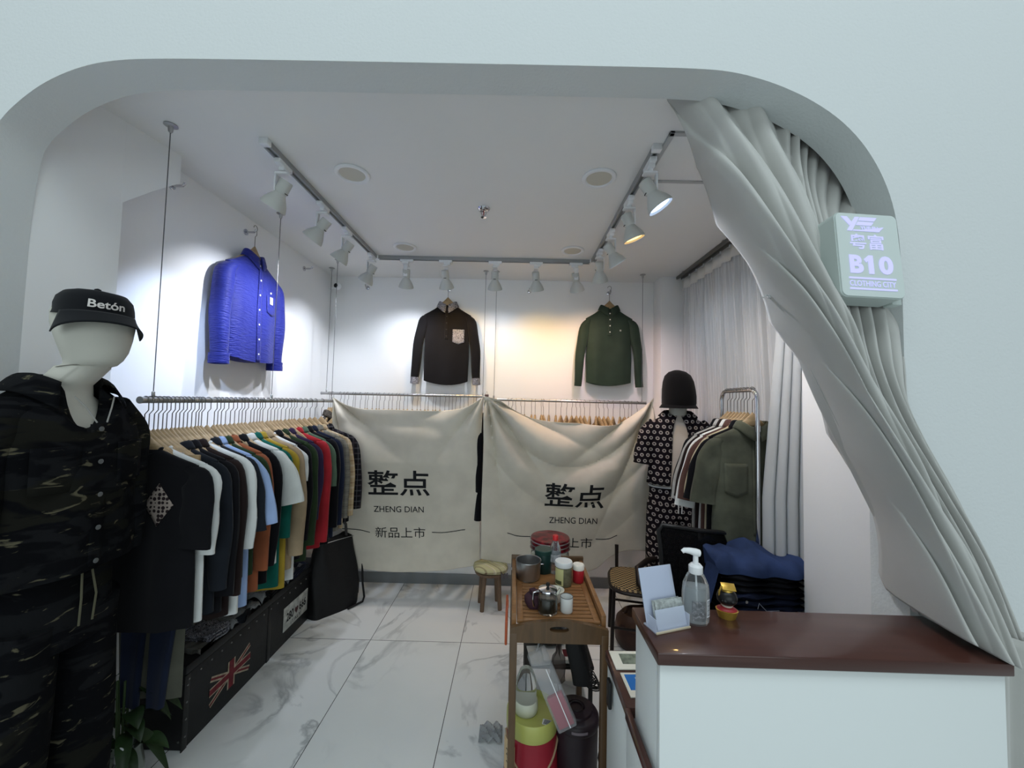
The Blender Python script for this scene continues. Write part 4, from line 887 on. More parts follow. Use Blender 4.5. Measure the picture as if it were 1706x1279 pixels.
t = thing('clothes_rack', 'chrome rolling clothes rack with a rounded hoop top by the sheer curtain', 'clothes rack', (1.225, 2.11, .038))
hp_ = [(0, -.165, .14), (0, -.165, 1.60)] + [(0, -.165 + .05 * (1 - cos(a)), 1.60 + .05 * sin(a)) for a in [R(15 * k) for k in range(1, 7)]] + [(0, .165 - .05 * (1 - cos(a)), 1.60 + .05 * sin(a)) for a in [R(90 - 15 * k) for k in range(0, 6)]] + [(0, .165, 1.60), (0, .165, .14)]
obj('hoop', tube(new(), hp_, .0115, 14), chrome, t)
for y in (-.165, .165):
    obj('collar_ring', tube(new(), [(0, y, 1.44), (0, y, 1.47)], .0145, 14), chrome, t)
    obj('foot', tube(new(), [(-.2, y, .12), (.2, y, .12)], .012, 12), chrome, t)
    for x in (-.18, .18): obj('caster', lathe(new(), [(.001, -.012), (.024, -.012), (.027, 0), (.024, .012), (.001, .012)], 18), black_p, t, loc=(x, y, -.011)).rotation_euler = (R(90), 0, 0); obj('caster_fork', tube(new(), [(x, y, .11), (x, y, -.005)], .007, 8), steel, t)
obj('shelf_bar', tube(new(), [(0, -.165, .18), (0, .165, .18)], .010, 12), chrome, t)
GR = 'clothes on the rolling rack'; XR_, ZR = 1.225, 1.688
def rk(y, lab, m, nm='shirt', cat='shirt', **k): return shirt(lab, cat, (XR_, y, ZR), R(k.pop('rz', 0)), GR, nm, body=m, zn=-.185, drop=.06, ck=.6, **k)
rk(1.985, 'olive grey short sleeved shirt with flap pocket and pale buttons, front of the rack', olive, L=.68, w=.20, t=.022, sl=.34, flare=0.064, sr=0.064, seed=61, placket=.8, nb=5, pocket=(-.155, -.04, .19, .36, olive))
rk(2.025, 'black shirt just behind the olive shirt on the rack', black2, L=.60, w=.205, t=.014, sl=.34, flare=0.083, sr=0.057, seed=62)
rk(2.055, 'cream T-shirt between black and brown shirts on the rack', cream, 't_shirt', 'T-shirt', L=.6, w=.20, t=.012, sl=.32, flare=0.075, sr=0.053, seed=63, tees=True)
rk(2.085, 'reddish brown shirt in the middle of the rack', col((92, 66, 60), 'brown_cotton'), L=.6, w=.205, t=.014, sl=.36, flare=0.090, sr=0.057, seed=64)
rk(2.118, 'white shirt with long visible sleeve, further of the white clothes on the rack', white_f, L=.82, w=.205, t=.014, sl=.40, flare=0.094, sr=0.053, seed=65)
rk(2.150, 'dark brown shirt near the back of the rack', dkbrown, L=.6, w=.205, t=.014, sl=.36, flare=0.090, sr=0.049, seed=66)
rk(2.185, 'pale grey short sleeved shirt near the back of the rack', col((176, 174, 170), 'pale_grey_cotton'), L=.62, w=.205, t=.014, sl=.38, flare=0.094, sr=0.049, seed=67)
rk(2.215, 'black shirt at the very back of the rack', black2, L=.86, w=.2, t=.014, sl=.38, flare=0.090, sr=0.049, seed=68)
for k, y in enumerate((1.985, 2.025, 2.055, 2.085, 2.118, 2.150, 2.185, 2.215)): put_hanger((XR_, y, ZR - .003), R(rnd.uniform(-6, 6)), 'wooden hanger with steel hook on the rolling rack', 'hangers on the rolling rack')

# ---------------------------------------------------------------- stool, side table, chairs
t = thing('stool', 'small wooden stool with a plaid cushion in front of the left banner', 'stool', (-.155, 3.075, 0), R(12))
obj('seat', lathe(new(), [(.001, .262), (.115, .262), (.122, .270), (.122, .284), (.001, .284)], 32), stoolw, t)
cu = obj('cushion', loft(new(), [[(.128 * r * sgp(cos(2 * pi * k / 40), .75), .118 * r * sgp(sin(2 * pi * k / 40), .75), z + .006 * sin(4 * pi * k / 40)) for k in range(40)] for r, z in ((.9, .283), (1.02, .292), (1.05, .305), (1.0, .322), (.85, .333), (.5, .34), (.02, .342))]), plaid_s, t)
for k in range(3): obj('fringe', bx((.07 + .02 * k, -.117, .275), (.014, .006, .04), .002), mat('fringe_grey', (88, 84, 88), .9), cu)
for k in range(4):
    a = R(45 + 90 * k); obj('leg', tube(new(), [(.078 * cos(a), .078 * sin(a), .264), (.098 * cos(a), .098 * sin(a), 0)], [.019, .0155], 12), stoolw, t)
t = thing('side_table', 'low black side table behind the wooden tea cart', 'side table', (.265, 2.2, 0))
obj('top', bx((0, 0, .232), (.36, .30, .018), .003), black_p, t)
for x in (-.165, .165):
    for y in (-.135, .135): obj('leg', bx((x, y, .112), (.02, .02, .224), .002), black_p, t)
for k, (dx, rz, c_) in enumerate(((-.05, 8, (196, 196, 190)), (.03, -5, (182, 184, 186)), (.02, 4, (206, 206, 202)))):
    m_ = thing('magazine', 'magazine on the low black table, ' + ('bottom of the pile', 'middle of the pile', 'top of the pile with a dark red cover picture')[k], 'magazine', (.265 + dx, 2.13, .242 + .009 * k), R(rz), 'magazines on the low table')
    obj('pages', bx((0, 0, .004), (.21, .15, .0075), .001), mat('paper_white', (214, 214, 208), .7), m_); obj('cover', bx((0, 0, .0082), (.212, .152, .001)), mat('cover_%d' % k, c_, .4), m_)
    if k == 2: obj('cover_picture', bx((.05, -.02, .0088), (.09, .06, .0006)), mat('cover_red', (92, 34, 40), .4), m_)
# big glass jar with a red lid, on the low table
t = thing('glass_jar', 'big clear glass jar with a dark red lid behind the tea cart', 'jar', (.225, 2.245, .285))
obj('jar_glass', lathe(new(), [(.001, 0), (.105, 0), (.112, .02), (.114, .40), (.108, .46), (.101, .48), (.098, .48), (.104, .45), (.110, .40), (.108, .02), (.001, .01)], 40), glass, t)
obj('contents', lathe(new(), [(.001, .012), (.104, .014), (.106, .25), (.001, .25)], 36), mat('jar_contents', (58, 62, 60), .4, var=(22, .5)), t)
obj('lid', lathe(new(), [(.104, .485), (.111, .488), (.112, .53), (.109, .545), (.06, .552), (.001, .552)], 40), mat('lid_dark_red', (140, 28, 40), .3, var=(30, .55), coat=.2), t)
for z in (.487, .510, .532): obj('clamp_ring', tube(new(), [(.1125 * cos(a), .1125 * sin(a), z) for a in [2 * pi * k / 44 for k in range(44)]], .003, 6, closed=True), steel, t)
b = bx((-.03, -.117, .47), (.05, .008, .05), .002); tube(b, [(-.045, -.118, .50), (-.045, -.125, .44), (-.015, -.125, .44), (-.015, -.118, .50)], .003, 6); obj('latch', b, chrome, t)
# rattan armchair, brown bag, mesh office chair
dark_tube = mat('dark_brown_metal', (34, 28, 26), .4, .3)
t = thing('rattan_chair', 'dark metal garden armchair with a black and tan woven seat', 'chair', (.86, 2.62, 0), R(-12))
obj('seat', loft(new(), [[(.19 * r * sgp(cos(a), .55), .19 * r * sgp(sin(a), .55), z) for a in [2 * pi * k / 40 for k in range(40)]] for r, z in ((.94, .405), (1.0, .412), (1.0, .428), (.95, .436), (.3, .438))]), rattan_m, t)
obj('seat_rim', tube(new(), [(.192 * sgp(cos(a), .55), .192 * sgp(sin(a), .55), .42) for a in [2 * pi * k / 40 for k in range(40)]], .012, 8, closed=True), dark_tube, t)
for x, y in ((-.17, -.17), (.17, -.17), (-.17, .17), (.17, .17)):
    s = 1 if y > 0 else 0
    obj('leg', tube(new(), [(x, y, .42), (x * 1.04, y * 1.08, .2), (x * 1.06, y * 1.12, 0)], .012, 10), dark_tube, t)
for x in (-.135, .155): obj('back_post', tube(new(), [(x, .18, .40), (x, .2, .50), (x, .215, .575)], [.012, .012, .014], 10), dark_tube, t)
obj('armrest', tube(new(), [(.23, .16, .50), (.18, .12, .56), (.05, .0, .565), (-.02, -.10, .55), (-.02, -.17, .48), (.06, -.22, .40)], [.016, .018, .019, .019, .018, .014], 12), dark_tube, t)
for k in range(2): obj('stretcher', tube(new(), [(-.175, -.18 + .36 * k, .2), (.175, -.18 + .36 * k, .2)], .008, 8), dark_tube, t)
t = thing('leather_bag', 'round brown leather bag on the floor under the rattan chair', 'bag', (.865, 2.66, 0), R(10))
brl = mat('brown_leather', (72, 44, 34), .5, var=(9, .3))
obj('bag_body', loft(new(), [[(.15 * r * sgp(cos(a), .8) + .006 * sin(3 * a), .115 * r * sgp(sin(a), .8), z) for a in [2 * pi * k / 32 for k in range(32)]] for r, z in ((.85, 0), (1.0, .03), (1.05, .10), (.95, .165), (.7, .205), (.05, .212))]), brl, t)
obj('flap', loft(new(), [[(.155 * r * cos(a), -.01 + .12 * r * sin(a), z) for a in [2 * pi * k / 32 for k in range(32)]] for r, z in ((.98, .13), (.96, .172), (.72, .212), (.05, .219))], (False, True)), mat('brown_flap', (92, 60, 42), .5, var=(9, .3)), t)
obj('strap', tube(new(), [(-.13, 0, .14), (-.08, -.02, .25), (.06, -.02, .255), (.13, 0, .14)], .009, 8), brl, t)
t = thing('office_chair', 'black mesh backed office chair behind the reception counter', 'chair', (.905, 1.95, 0), R(8))
def bk(u, v): x = -.185 + .37 * u; return (x, -.05 + .35 * (u - .5) ** 2 * .6 - .05 * sin(pi * v), .50 + .50 * v - .012 * (2 * u - 1) ** 6 + (.02 - .05 * u) * v)
thick(obj('mesh_back', grid(new(), 20, 20, bk), mesh_m, t), .003)
obj('back_frame', tube(new(), [bk(u, 0) for u in (0, .25, .5, .75, 1)] + [bk(1, v) for v in (.2, .4, .6, .8, .95)] + [bk(u, 1) for u in (.95, .75, .5, .25, .05)] + [bk(0, v) for v in (.95, .8, .6, .4, .2)], .011, 8, closed=True), black_p, t)
obj('seat', loft(new(), [[(-.06 + .17 * r * sgp(cos(a), .6), -.20 + .21 * r * sgp(sin(a), .6), z) for a in [2 * pi * k / 36 for k in range(36)]] for r, z in ((.92, .42), (1, .435), (1, .465), (.93, .48), (.3, .484))]), fabric('seat_black', (22, 22, 24)), t)
obj('gas_post', tube(new(), [(-.04, -.2, .1), (-.04, -.2, .42)], .022, 14), black_p, t); obj('back_bar', tube(new(), [(0, -.2, .42), (0, .0, .41), (0, -.07, .55)], .018, 10), black_p, t)
for k in range(5):
    a = R(72 * k + 18); e = (-.04 + .19 * cos(a), -.2 + .19 * sin(a), .06); l = obj('base_arm', tube(new(), [(-.04, -.2, .11), e], [.02, .014], 10), black_p, t)
    obj('caster', lathe(new(), [(.001, -.018), (.026, -.018), (.028, 0), (.026, .018), (.001, .018)], 16), black_p, l, loc=(e[0], e[1], .029)).rotation_euler = (R(90), 0, a)
# denim pile on a low white chest by the wall edge
den = mat('blue_denim', (50, 66, 104), .85, bump=(260, .2, .002), var=(7, .25), spec=.1); dend = mat('dark_denim', (26, 32, 52), .85, bump=(260, .2, .002), var=(7, .3), spec=.1); denb = mat('black_denim', (20, 21, 26), .85, bump=(260, .2, .002), spec=.1)
CHX, CHY = 1.125, 1.87
t = thing('storage_chest', 'low dark storage chest under the heap of jeans', 'chest', (CHX, CHY, 0)); obj('chest_body', bx((0, 0, .25), (.28, .30, .50), .008), mat('chest_dark', (40, 40, 44), .6), t); obj('lid', bx((0, 0, .515), (.29, .31, .03), .006), mat('chest_dark', (40, 40, 44), .6), t)
z = .53
for k, (m_, lab, h, rz, w_) in enumerate(((dend, 'dark blue jeans folded at the bottom of the heap', .085, 3, .36), (denb, 'black jeans folded second from the bottom of the heap', .08, -6, .35), (dend, 'dark blue jeans in the middle of the heap showing pale stitching', .085, 5, .36), (denb, 'black jeans just under the blue denim on top of the heap', .075, -3, .37))):
    f_ = folded(lab, (CHX, CHY, z), (w_, .29, h), m_, 20 + k, R(rz), 'folded jeans beside the wall edge', 'jeans', 'folded_jeans'); z += h
    if k in (2,):
        obj('stitching', tube(new(), [(-.06, -.150, .03), (-.055, -.151, .055), (-.02, -.150, .02), (.04, -.149, .02)], .0013, 5), mat('pale_thread', (150, 156, 170), .8), f_)
        obj('button', lathe(new(), [(.001, 0), (.006, 0), (.006, .002), (.001, .003)], 12), steel, f_, loc=(-.11, -.148, .06)).rotation_euler = (R(90), 0, 0)
t = thing('denim_jacket', 'crumpled mid blue denim garment lying on top of the heap of jeans', 'jacket', (CHX, CHY, z), 0)
rings = []
for k in range(25):
    u = -1 + 2 * k / 24; h = .085 * (1 - .45 * (u + .2) ** 2) + .012 * sin(7 * u + 1); w_ = .155 * (1 - .15 * abs(u) ** 3)
    rings.append([(u * .205, w_ * sgp(cos(a), .7) + .012 * sin(9 * u) - .02 * u, (.028 if sin(a) < 0 else 1) * h * sgp(sin(a), .8) * (1 if sin(a) > 0 else .1) + .010 * sin(5 * u + 5 * a) * max(0, sin(a)) + .008 * sin(13 * u - 3 * a) * max(0, sin(a)) + .004) for a in [2 * pi * j / 30 for j in range(30)]])
obj('body', loft(new(), rings), den, t)
cuffr = [[(-.205 - .012 * i + .02 * cos(a) * 0, -.08 + .055 * cos(a), .005 - .045 * i + .012 * (1 + sin(a))) for a in [2 * pi * j / 20 for j in range(20)]] for i in range(4)]
obj('cuff', loft(new(), cuffr), den, t)

# ---------------------------------------------------------------- tea cart
CZ = .80; X0, X1, Y0, Y1 = .005, .362, 1.445, 1.962
t = thing('tea_cart', 'narrow dark wooden tea cart with a slatted tray top and a handle slot', 'cart', (0, 0, 0))
for x in (X0 + .013, X1 - .013):
    for y in (Y0 + .0, Y1 - .015): obj('leg', bx((x, y, CZ / 2 - .02), (.026, .028, CZ - .04), .003), cartd, t)
    obj('side_rail', bx((x, (Y0 + Y1) / 2, CZ - .006), (.018, Y1 - Y0 - .02, .05), .003), cartw, t)
obj('back_rail', bx(((X0 + X1) / 2, Y1 - .008, CZ + .006), (X1 - X0, .016, .06), .003), cartd, t)
Cx = (X0 + X1) / 2; W2 = (X1 - X0) / 2
up = [(Cx + W2 * s, CZ - .022 + .030 * (1 - abs(s) ** 1.8)) for s in [-1 + .1 * k for k in range(21)]]; dnp = [(Cx + W2 * s, CZ - .068 - .0) for s in [1 - .1 * k for k in range(21)]]
hb_ = new(); n = 40                                # handle board with a slot
def sl(a): return (Cx + .035 * sgp(cos(a), .8), CZ - .022 + .010 * sgp(sin(a), .8))
oL = []
for k in range(n):
    a = 2 * pi * k / n; c, s = cos(a), sin(a); x = Cx + W2 * max(-1, min(1, 1.5 * c)); q = (x - Cx) / W2
    zt, zb = CZ - .022 + .030 * (1 - abs(q) ** 1.8), CZ - .072
    oL.append((x, zb + (zt - zb) * (.5 + .5 * max(-1, min(1, 1.5 * s)))))
iL = [sl(2 * pi * k / n) for k in range(n)]
A = {}
for y in (-.009, .009): A[y] = ([hb_.verts.new((p[0], Y0 - .004 + y, p[1])) for p in oL], [hb_.verts.new((p[0], Y0 - .004 + y, p[1])) for p in iL])
for k in range(n):
    j = (k + 1) % n
    for y in A: hb_.faces.new((A[y][0][k], A[y][0][j], A[y][1][j], A[y][1][k]))
    for i in (0, 1): hb_.faces.new((A[-.009][i][k], A[-.009][i][j], A[.009][i][j], A[.009][i][k]))
obj('handle_board', hb_, cartd, t, smooth=False)
obj('tray_board', bx((Cx, 1.853, CZ - .012), (X1 - X0 - .045, .20, .012), .001), cartw, t)
for x in (X0 + .036, X1 - .036): obj('tray_stile', bx((x, 1.605, CZ - .011), (.024, .295, .014), .002), cartw, t)
for k in range(11): obj('slat', bx((Cx, 1.468 + .0268 * k, CZ - .011), (X1 - X0 - .095, .021, .012), .002), cartw, t)
obj('lower_shelf', bx((Cx, (Y0 + Y1) / 2, .115), (X1 - X0 - .05, Y1 - Y0 - .03, .012), .002), cartd, t)
for x in (X0 + .013, X1 - .013): obj('lower_rail', bx((x, (Y0 + Y1) / 2, .10), (.018, Y1 - Y0 - .02, .03), .003), cartd, t)
TZ = CZ - .005
t = thing('steel_pot', 'empty brushed steel pot at the back left of the tea cart', 'pot', (.083, 1.80, TZ))
obj('pot_wall', lathe(new(), [(.001, 0), (.050, 0), (.054, .006), (.057, .078), (.059, .080), (.0585, .083), (.055, .081), (.052, .008), (.001, .006)], 40), steel, t); obj('handle_stub', bx((.062, .01, .06), (.02, .016, .006), .002), chrome, t)
t = thing('green_canister', 'dark green round canister between the steel pot and the red capped bottle', 'canister', (.158, 1.875, TZ)); obj('can', lathe(new(), [(.001, 0), (.040, 0), (.042, .006), (.042, .085), (.040, .09), (.001, .09)], 30), mat('dark_green_enamel', (22, 50, 46), .4), t); obj('lid', lathe(new(), [(.043, .086), (.043, .102), (.04, .105), (.001, .106)], 30), mat('dark_green_lid', (30, 60, 54), .4), t)
t = thing('water_bottle', 'clear plastic bottle with a red cap on the tea cart', 'bottle', (.212, 1.865, TZ)); obj('bottle', lathe(new(), [(.001, 0), (.026, 0), (.028, .006), (.028, .045), (.026, .05), (.028, .055), (.028, .10), (.022, .125), (.013, .145), (.0115, .158), (.001, .159)], 24), clear_p, t); obj('cap', lathe(new(), [(.0135, .15), (.0135, .170), (.012, .173), (.001, .173)], 20), mat('cap_red', (196, 40, 44), .35), t); obj('label', lathe(new(), [(.0284, .055), (.0284, .09)], 24, cap=(False, False)), mat('bottle_label', (190, 194, 198), .5, var=(60, .3)), t)
t = thing('plastic_tub', 'clear tub with a white lid and a pale yellow label on the tea cart', 'tub', (.237, 1.745, TZ)); obj('tub', lathe(new(), [(.001, 0), (.034, 0), (.037, .004), (.037, .085), (.001, .085)], 30), mat('tub_grey_green', (128, 128, 104), .25, var=(30, .25)), t); obj('lid', lathe(new(), [(.0385, .082), (.0395, .097), (.037, .103), (.016, .104), (.001, .101)], 30), mat('lid_white', (214, 218, 218), .4), t)
def wrap(r, z0, z1, a0, a1): return grid(new(), 12, 2, lambda u, v: (r * cos(R(a0 + (a1 - a0) * u)), r * sin(R(a0 + (a1 - a0) * u)), z0 + (z1 - z0) * v))
lb = obj('label', wrap(.0375, .008, .078, 190, 262), mat('label_yellow', (206, 204, 146), .6), t); obj('label_band', wrap(.0378, .012, .028, 196, 250), mat('label_dark', (84, 88, 60), .6), lb)
t = thing('red_jar', 'small red jar with a white lid at the right of the tea cart', 'jar', (.308, 1.775, TZ)); obj('jar', lathe(new(), [(.001, 0), (.023, 0), (.025, .004), (.0255, .055), (.023, .06), (.001, .06)], 26), mat('jar_red', (170, 34, 44), .3), t); obj('lid', lathe(new(), [(.0265, .056), (.027, .073), (.024, .078), (.001, .079)], 26), mat('lid_cream', (226, 222, 212), .4), t)
t = thing('enamel_bowl', 'white bowl partly hidden behind the glass teapot', 'bowl', (.186, 1.600, TZ)); obj('bowl', lathe(new(), [(.001, 0), (.02, 0), (.03, .018), (.036, .046), (.0345, .047), (.028, .018), (.001, .006)], 30), mat('bowl_white', (222, 220, 208), .3), t); obj('foot_ring', lathe(new(), [(.02, -.0005), (.021, .003), (.017, .003)], 24), mat('bowl_white', (222, 220, 208), .3), t)
t = thing('mug', 'small white enamel mug with a dark rim to the right of the teapot', 'mug', (.221, 1.525, TZ)); obj('mug', lathe(new(), [(.001, 0), (.022, 0), (.024, .003), (.0245, .056), (.023, .056), (.022, .004), (.001, .003)], 28), mat('enamel_white', (222, 224, 222), .25), t); obj('rim', tube(new(), [(.0238 * cos(a), .0238 * sin(a), .0565) for a in [2 * pi * k / 28 for k in range(28)]], .0013, 6, closed=True), mat('rim_grey', (90, 92, 94), .4), t)
t = thing('teapot', 'glass teapot with a steel lid, black knob and dark tea on the tea cart', 'teapot', (.147, 1.520, TZ)); obj('pot_glass', lathe(new(), [(.001, 0), (.036, 0), (.040, .008), (.039, .05), (.033, .078), (.030, .08), (.032, .076), (.037, .05), (.037, .008), (.001, .004)], 32), glass, t)
obj('tea', lathe(new(), [(.001, .005), (.036, .008), (.036, .055), (.001, .055)], 28), mat('dark_tea', (52, 46, 38), .1), t); ld = obj('lid', lathe(new(), [(.034, .078), (.037, .082), (.035, .087), (.015, .092), (.001, .093)], 30), chrome, t); obj('knob', lathe(new(), [(.004, .092), (.008, .10), (.007, .108), (.001, .110)], 16), black_p, ld)
obj('handle', tube(new(), [(-.034, -.005, .078), (-.055, -.008, .074), (-.057, -.008, .04), (-.053, -.008, .022)], .004, 8), chrome, t); obj('spout', tube(new(), [(.034, .01, .06), (.045, .014, .072), (.05, .016, .080)], [.008, .006, .005], 10), glass, t)
t = thing('purple_pouch', 'small dark purple cloth pouch left of the teapot', 'pouch', (.098, 1.570, TZ), R(20)); obj('pouch', loft(new(), [[(.034 * r * sgp(cos(a), .8) + .004 * sin(3 * a + z * 60), .045 * r * sgp(sin(a), .8), z) for a in [2 * pi * k / 24 for k in range(24)]] for r, z in ((.9, 0), (1.05, .012), (1, .028), (.7, .040), (.4, .044), (.45, .056), (.1, .058))]), mat('dark_purple_cloth', (56, 30, 40), .8), t); obj('tie', tube(new(), [(.016 * cos(a), .02 * sin(a), .045) for a in [2 * pi * k / 18 for k in range(18)]], .003, 6, closed=True), mat('tie_dark', (30, 20, 24), .8), t)
t = thing('orange_folder', 'thin orange bag hanging at the left side of the tea cart', 'bag', (-.010, 1.575, .735)); obj('pouch', bx((0, 0, 0), (.010, .20, .09), .004), mat('orange_vinyl', (176, 84, 50), .5), t); obj('hanging_loop', tube(new(), [(0, -.04, .04), (.004, -.02, .06), (.004, .02, .06), (0, .04, .04)], .003, 6), mat('orange_vinyl', (176, 84, 50), .5), t)
# bucket, cooler and bags standing on the lower shelf
LZ = .121
t = thing('gift_bucket', 'red bucket with a yellow green lid standing on the lower shelf of the cart', 'bucket', (.100, 1.585, LZ)); redp = mat('bucket_red', (158, 34, 50), .4, var=(5, .12))
obj('pail', lathe(new(), [(.001, 0), (.103, 0), (.110, .008), (.104, .10), (.098, .22), (.001, .22)], 44), redp, t)
gl = mat('lid_lime', (170, 172, 92), .3, spec=.5); l_ = obj('lid', lathe(new(), [(.100, .205), (.102, .215), (.101, .262), (.097, .268), (.092, .264), (.089, .246), (.001, .244)], 44), gl, t)
p_ = obj('side_panel', wrap(.1085, .06, .185, 188, 232), mat('panel_cream', (214, 184, 140), .6), t)
b2 = new()
for k, (x0, x1, z, sl_) in enumerate(((-.012, .010, .022, .004), (-.006, .012, .012, -.005), (-.012, .004, .0, .006), (.002, .012, -.010, -.006), (-.010, .008, -.022, .003))):
    vv = [[b2.verts.new((x0 + (x1 - x0) * i / 5, z + sl_ * sin(i * 1.3) + d * (1 - .12 * i), 0)) for i in range(6)] for d in (-.0022, .0022)]
    for i in range(5): b2.faces.new((vv[0][i], vv[0][i + 1], vv[1][i + 1], vv[1][i]))
obj('brush_marking', b2, ink, p_, smooth=False)
for v in p_.children[0].data.vertices:
    a = R(211) + v.co.x / .109; v.co = Vector((.1098 * cos(a), .1098 * sin(a), .125 + v.co.y))
obj('bail', tube(new(), [(.1 * cos(R(a)) * 1.04, .1 * sin(R(a)) * 1.04, .20 - .11 * sin(R((a - 190) / 160 * 180))) for a in range(190, 352, 10)], .004, 8), mat('bail_tan', (150, 126, 100), .4), t)
obj('lid_label', bx((.055, -.045, .2462), (.034, .026, .0012), 0, Matrix.Rotation(R(-15), 3, 'Z')), white_p, l_)
bb = new()
for k in range(7): box(bb, (.055 + (k - 3) * .0012, -.045 + (k - 3) * .003, .2472), (.024, .0013, .0006), 0, Matrix.Rotation(R(-15), 3, 'Z'))
obj('label_bars', bb, ink, l_, smooth=False)
t = thing('plastic_jar', 'clear plastic jar with a white base cup on the lime bucket lid', 'jar', (.075, 1.60, LZ + .246)); obj('jar', lathe(new(), [(.001, .03), (.041, .03), (.043, .06), (.040, .12), (.026, .155), (.012, .165), (.001, .166)], 30), clear_p, t); obj('base_cup', lathe(new(), [(.001, 0), (.046, 0), (.049, .008), (.047, .042), (.044, .046), (.001, .046)], 32), mat('cup_translucent', (206, 208, 190), .3), t)
t = thing('cooler_jar', 'dark purple insulated jar with a round lid and side strap on the lower shelf', 'jar', (.275, 1.585, LZ)); pu = mat('dark_plum', (46, 32, 40), .45, var=(5, .3))
obj('jar_body', lathe(new(), [(.001, 0), (.078, 0), (.083, .008), (.085, .20), (.084, .225), (.001, .225)], 40), pu, t); l_ = obj('lid', lathe(new(), [(.086, .222), (.089, .228), (.088, .252), (.080, .262), (.062, .266), (.060, .274), (.034, .278), (.030, .27), (.022, .272), (.001, .27)], 40), pu, t)
obj('lid_ring', tube(new(), [(.026 * cos(a), .026 * sin(a), .276) for a in [2 * pi * k / 24 for k in range(24)]], .003, 6, closed=True), mat('ring_dark', (28, 20, 24), .4), l_); obj('maker_plate', wrap(.0895, .236, .246, 250, 290), mat('plate_grey', (110, 100, 106), .4), l_)
obj('side_strap', tube(new(), [(.075, -.02, .25), (.098, -.015, .20), (.094, -.01, .12), (.088, -.01, .09), (.100, -.01, .05), (.088, -.005, .02)], .004, 8), black_p, t)
t = thing('clear_pouch', 'clear plastic pouch of red sheets hanging aslant inside the front of the cart', 'pouch', (.165, 1.492, .53)); rot = Matrix.Rotation(R(-27), 3, 'Y') @ Matrix.Rotation(R(-12), 3, 'X')
def slabm(c, s, bev): b_ = bx(c, s, bev); [setattr(v, 'co', rot @ v.co) for v in b_.verts]; return b_
obj('film', slabm((0, 0, 0), (.075, .036, .27), .006), film_m, t); obj('red_sheets', slabm((0, 0, -.075), (.06, .022, .105), .002), mat('sheets_red', (150, 46, 66), .5), t); obj('white_edge', slabm((.012, -.0195, -.03), (.003, .002, .2), 0), white_p, t)
obj('string', tube(new(), [rot @ Vector((0, 0, .13)), (-.05, -.02, .18), (-.03, -.02, .23)], .003, 6), film_m, t)
t = thing('mesh_hat', 'black cloth bag with loose cords hung at the right inside the cart', 'bag', (.275, 1.60, .60)); 
obj('cloth', loft(new(), [[(.038 * r * sgp(cos(a), .8) + dx + .005 * sin(3 * a + 9 * z), .028 * r * sgp(sin(a), .8), z) for a in [2 * pi * k / 24 for k in range(24)]] for r, z, dx in ((.3, .075, -.015), (.8, .07, -.012), (1.0, .02, -.005), (1.05, -.03, .008), (1.1, -.08, .02), (1.0, -.12, .022), (.5, -.128, .02))]), nyl, t)
rnd = random.Random(4)
for k in range(7):
    e = (.085 + .012 * rnd.random(), -.01 + .01 * k - .03, -.115 - .02 * rnd.random()); obj('cord', tube(new(), [cr([(.03, -.01, -.09), (.06, -.02, -.06 - .012 * k), e, (.06, 0, -.15 + .006 * k), (.03, 0, -.12)], s / 14) for s in range(15)], .0022, 6), black_p, t)
obj('loop', tube(new(), [(-.02, 0, .07), (-.02, 0, .15), (-.018, 0, .175)], .004, 6), nyl, t)
tag(obj('net_bag', loft(new(), [[(.028 * r * cos(a) + .006 * sin(4 * a + 40 * z), .028 * r * sin(a), z) for a in [2 * pi * k / 20 for k in range(20)]] for r, z in ((.4, -.06), (1, -.04), (1.1, 0), (.8, .04), (.3, .06), (.2, .12))], (True, True)), see_through('brown_net', (96, 84, 80), .55), loc=(.205, 1.62, .52)), 'brownish translucent bag hanging in the middle of the cart', 'bag')
rnd = random.Random(8)
bm = grid(new(), 18, 12, lambda u, v: (-.13 + .11 * u, 1.86 + .10 * v, .012 + .022 * abs(sin(7 * u + 9 * v) * sin(5 * v + 8 * u)) * (1 - (2 * u - 1) ** 4)))
tag(thick(obj('plastic_wrapper', bm, mat('glossy_film', (205, 208, 210), .15)), .0006), 'crumpled clear plastic wrapper on the floor left of the red bucket', 'wrapper')

# ---------------------------------------------------------------- reception counter, desk and what stands on them
CT = 1.03
t = thing('reception_counter', 'white reception counter with a dark mahogany top in the doorway', 'counter', (0, 0, 0), R(-.35))
obj('front_panel', bx((.742, .935, .498), (.79, .02, .996), .002), white_m, t); obj('side_panel', bx((.357, 1.025, .498), (.02, .16, .996), .002), white_m, t); obj('side_panel', bx((1.127, 1.02, .498), (.02, .15, .996), .002), white_m, t); obj('back_panel', bx((.742, 1.098, .498), (.75, .012, .996), .001), white_m, t)
obj('top', bx((.742, 1.014, CT - .014), (.808, .20, .028), .003), mahog, t)
t = thing('work_desk', 'white lower desk with a brown wood top behind the reception counter', 'desk', (0, 0, 0))
obj('top', bx((.72, 1.245, .735), (.770, .25, .03), .002), mahog, t); obj('side_panel', bx((.352, 1.245, .36), (.02, .24, .72), .002), white_m, t); obj('side_panel', bx((1.09, 1.245, .36), (.02, .24, .72), .002), white_m, t); obj('back_panel', bx((.72, 1.36, .45), (.72, .012, .5), .001), white_m, t)
obj('top_extension', bx((.338, 1.02, .735), (.014, .20, .03), .002), mahog, t); obj('edge_panel', bx((.339, 1.02, .36), (.010, .19, .72), .001), white_m, t)
obj('handle', bx((.331, 1.295, .66), (.012, .03, .085), .004), black_p, t)
DZ = .7505
cardm = mat('card_cream', (222, 220, 206), .4); 
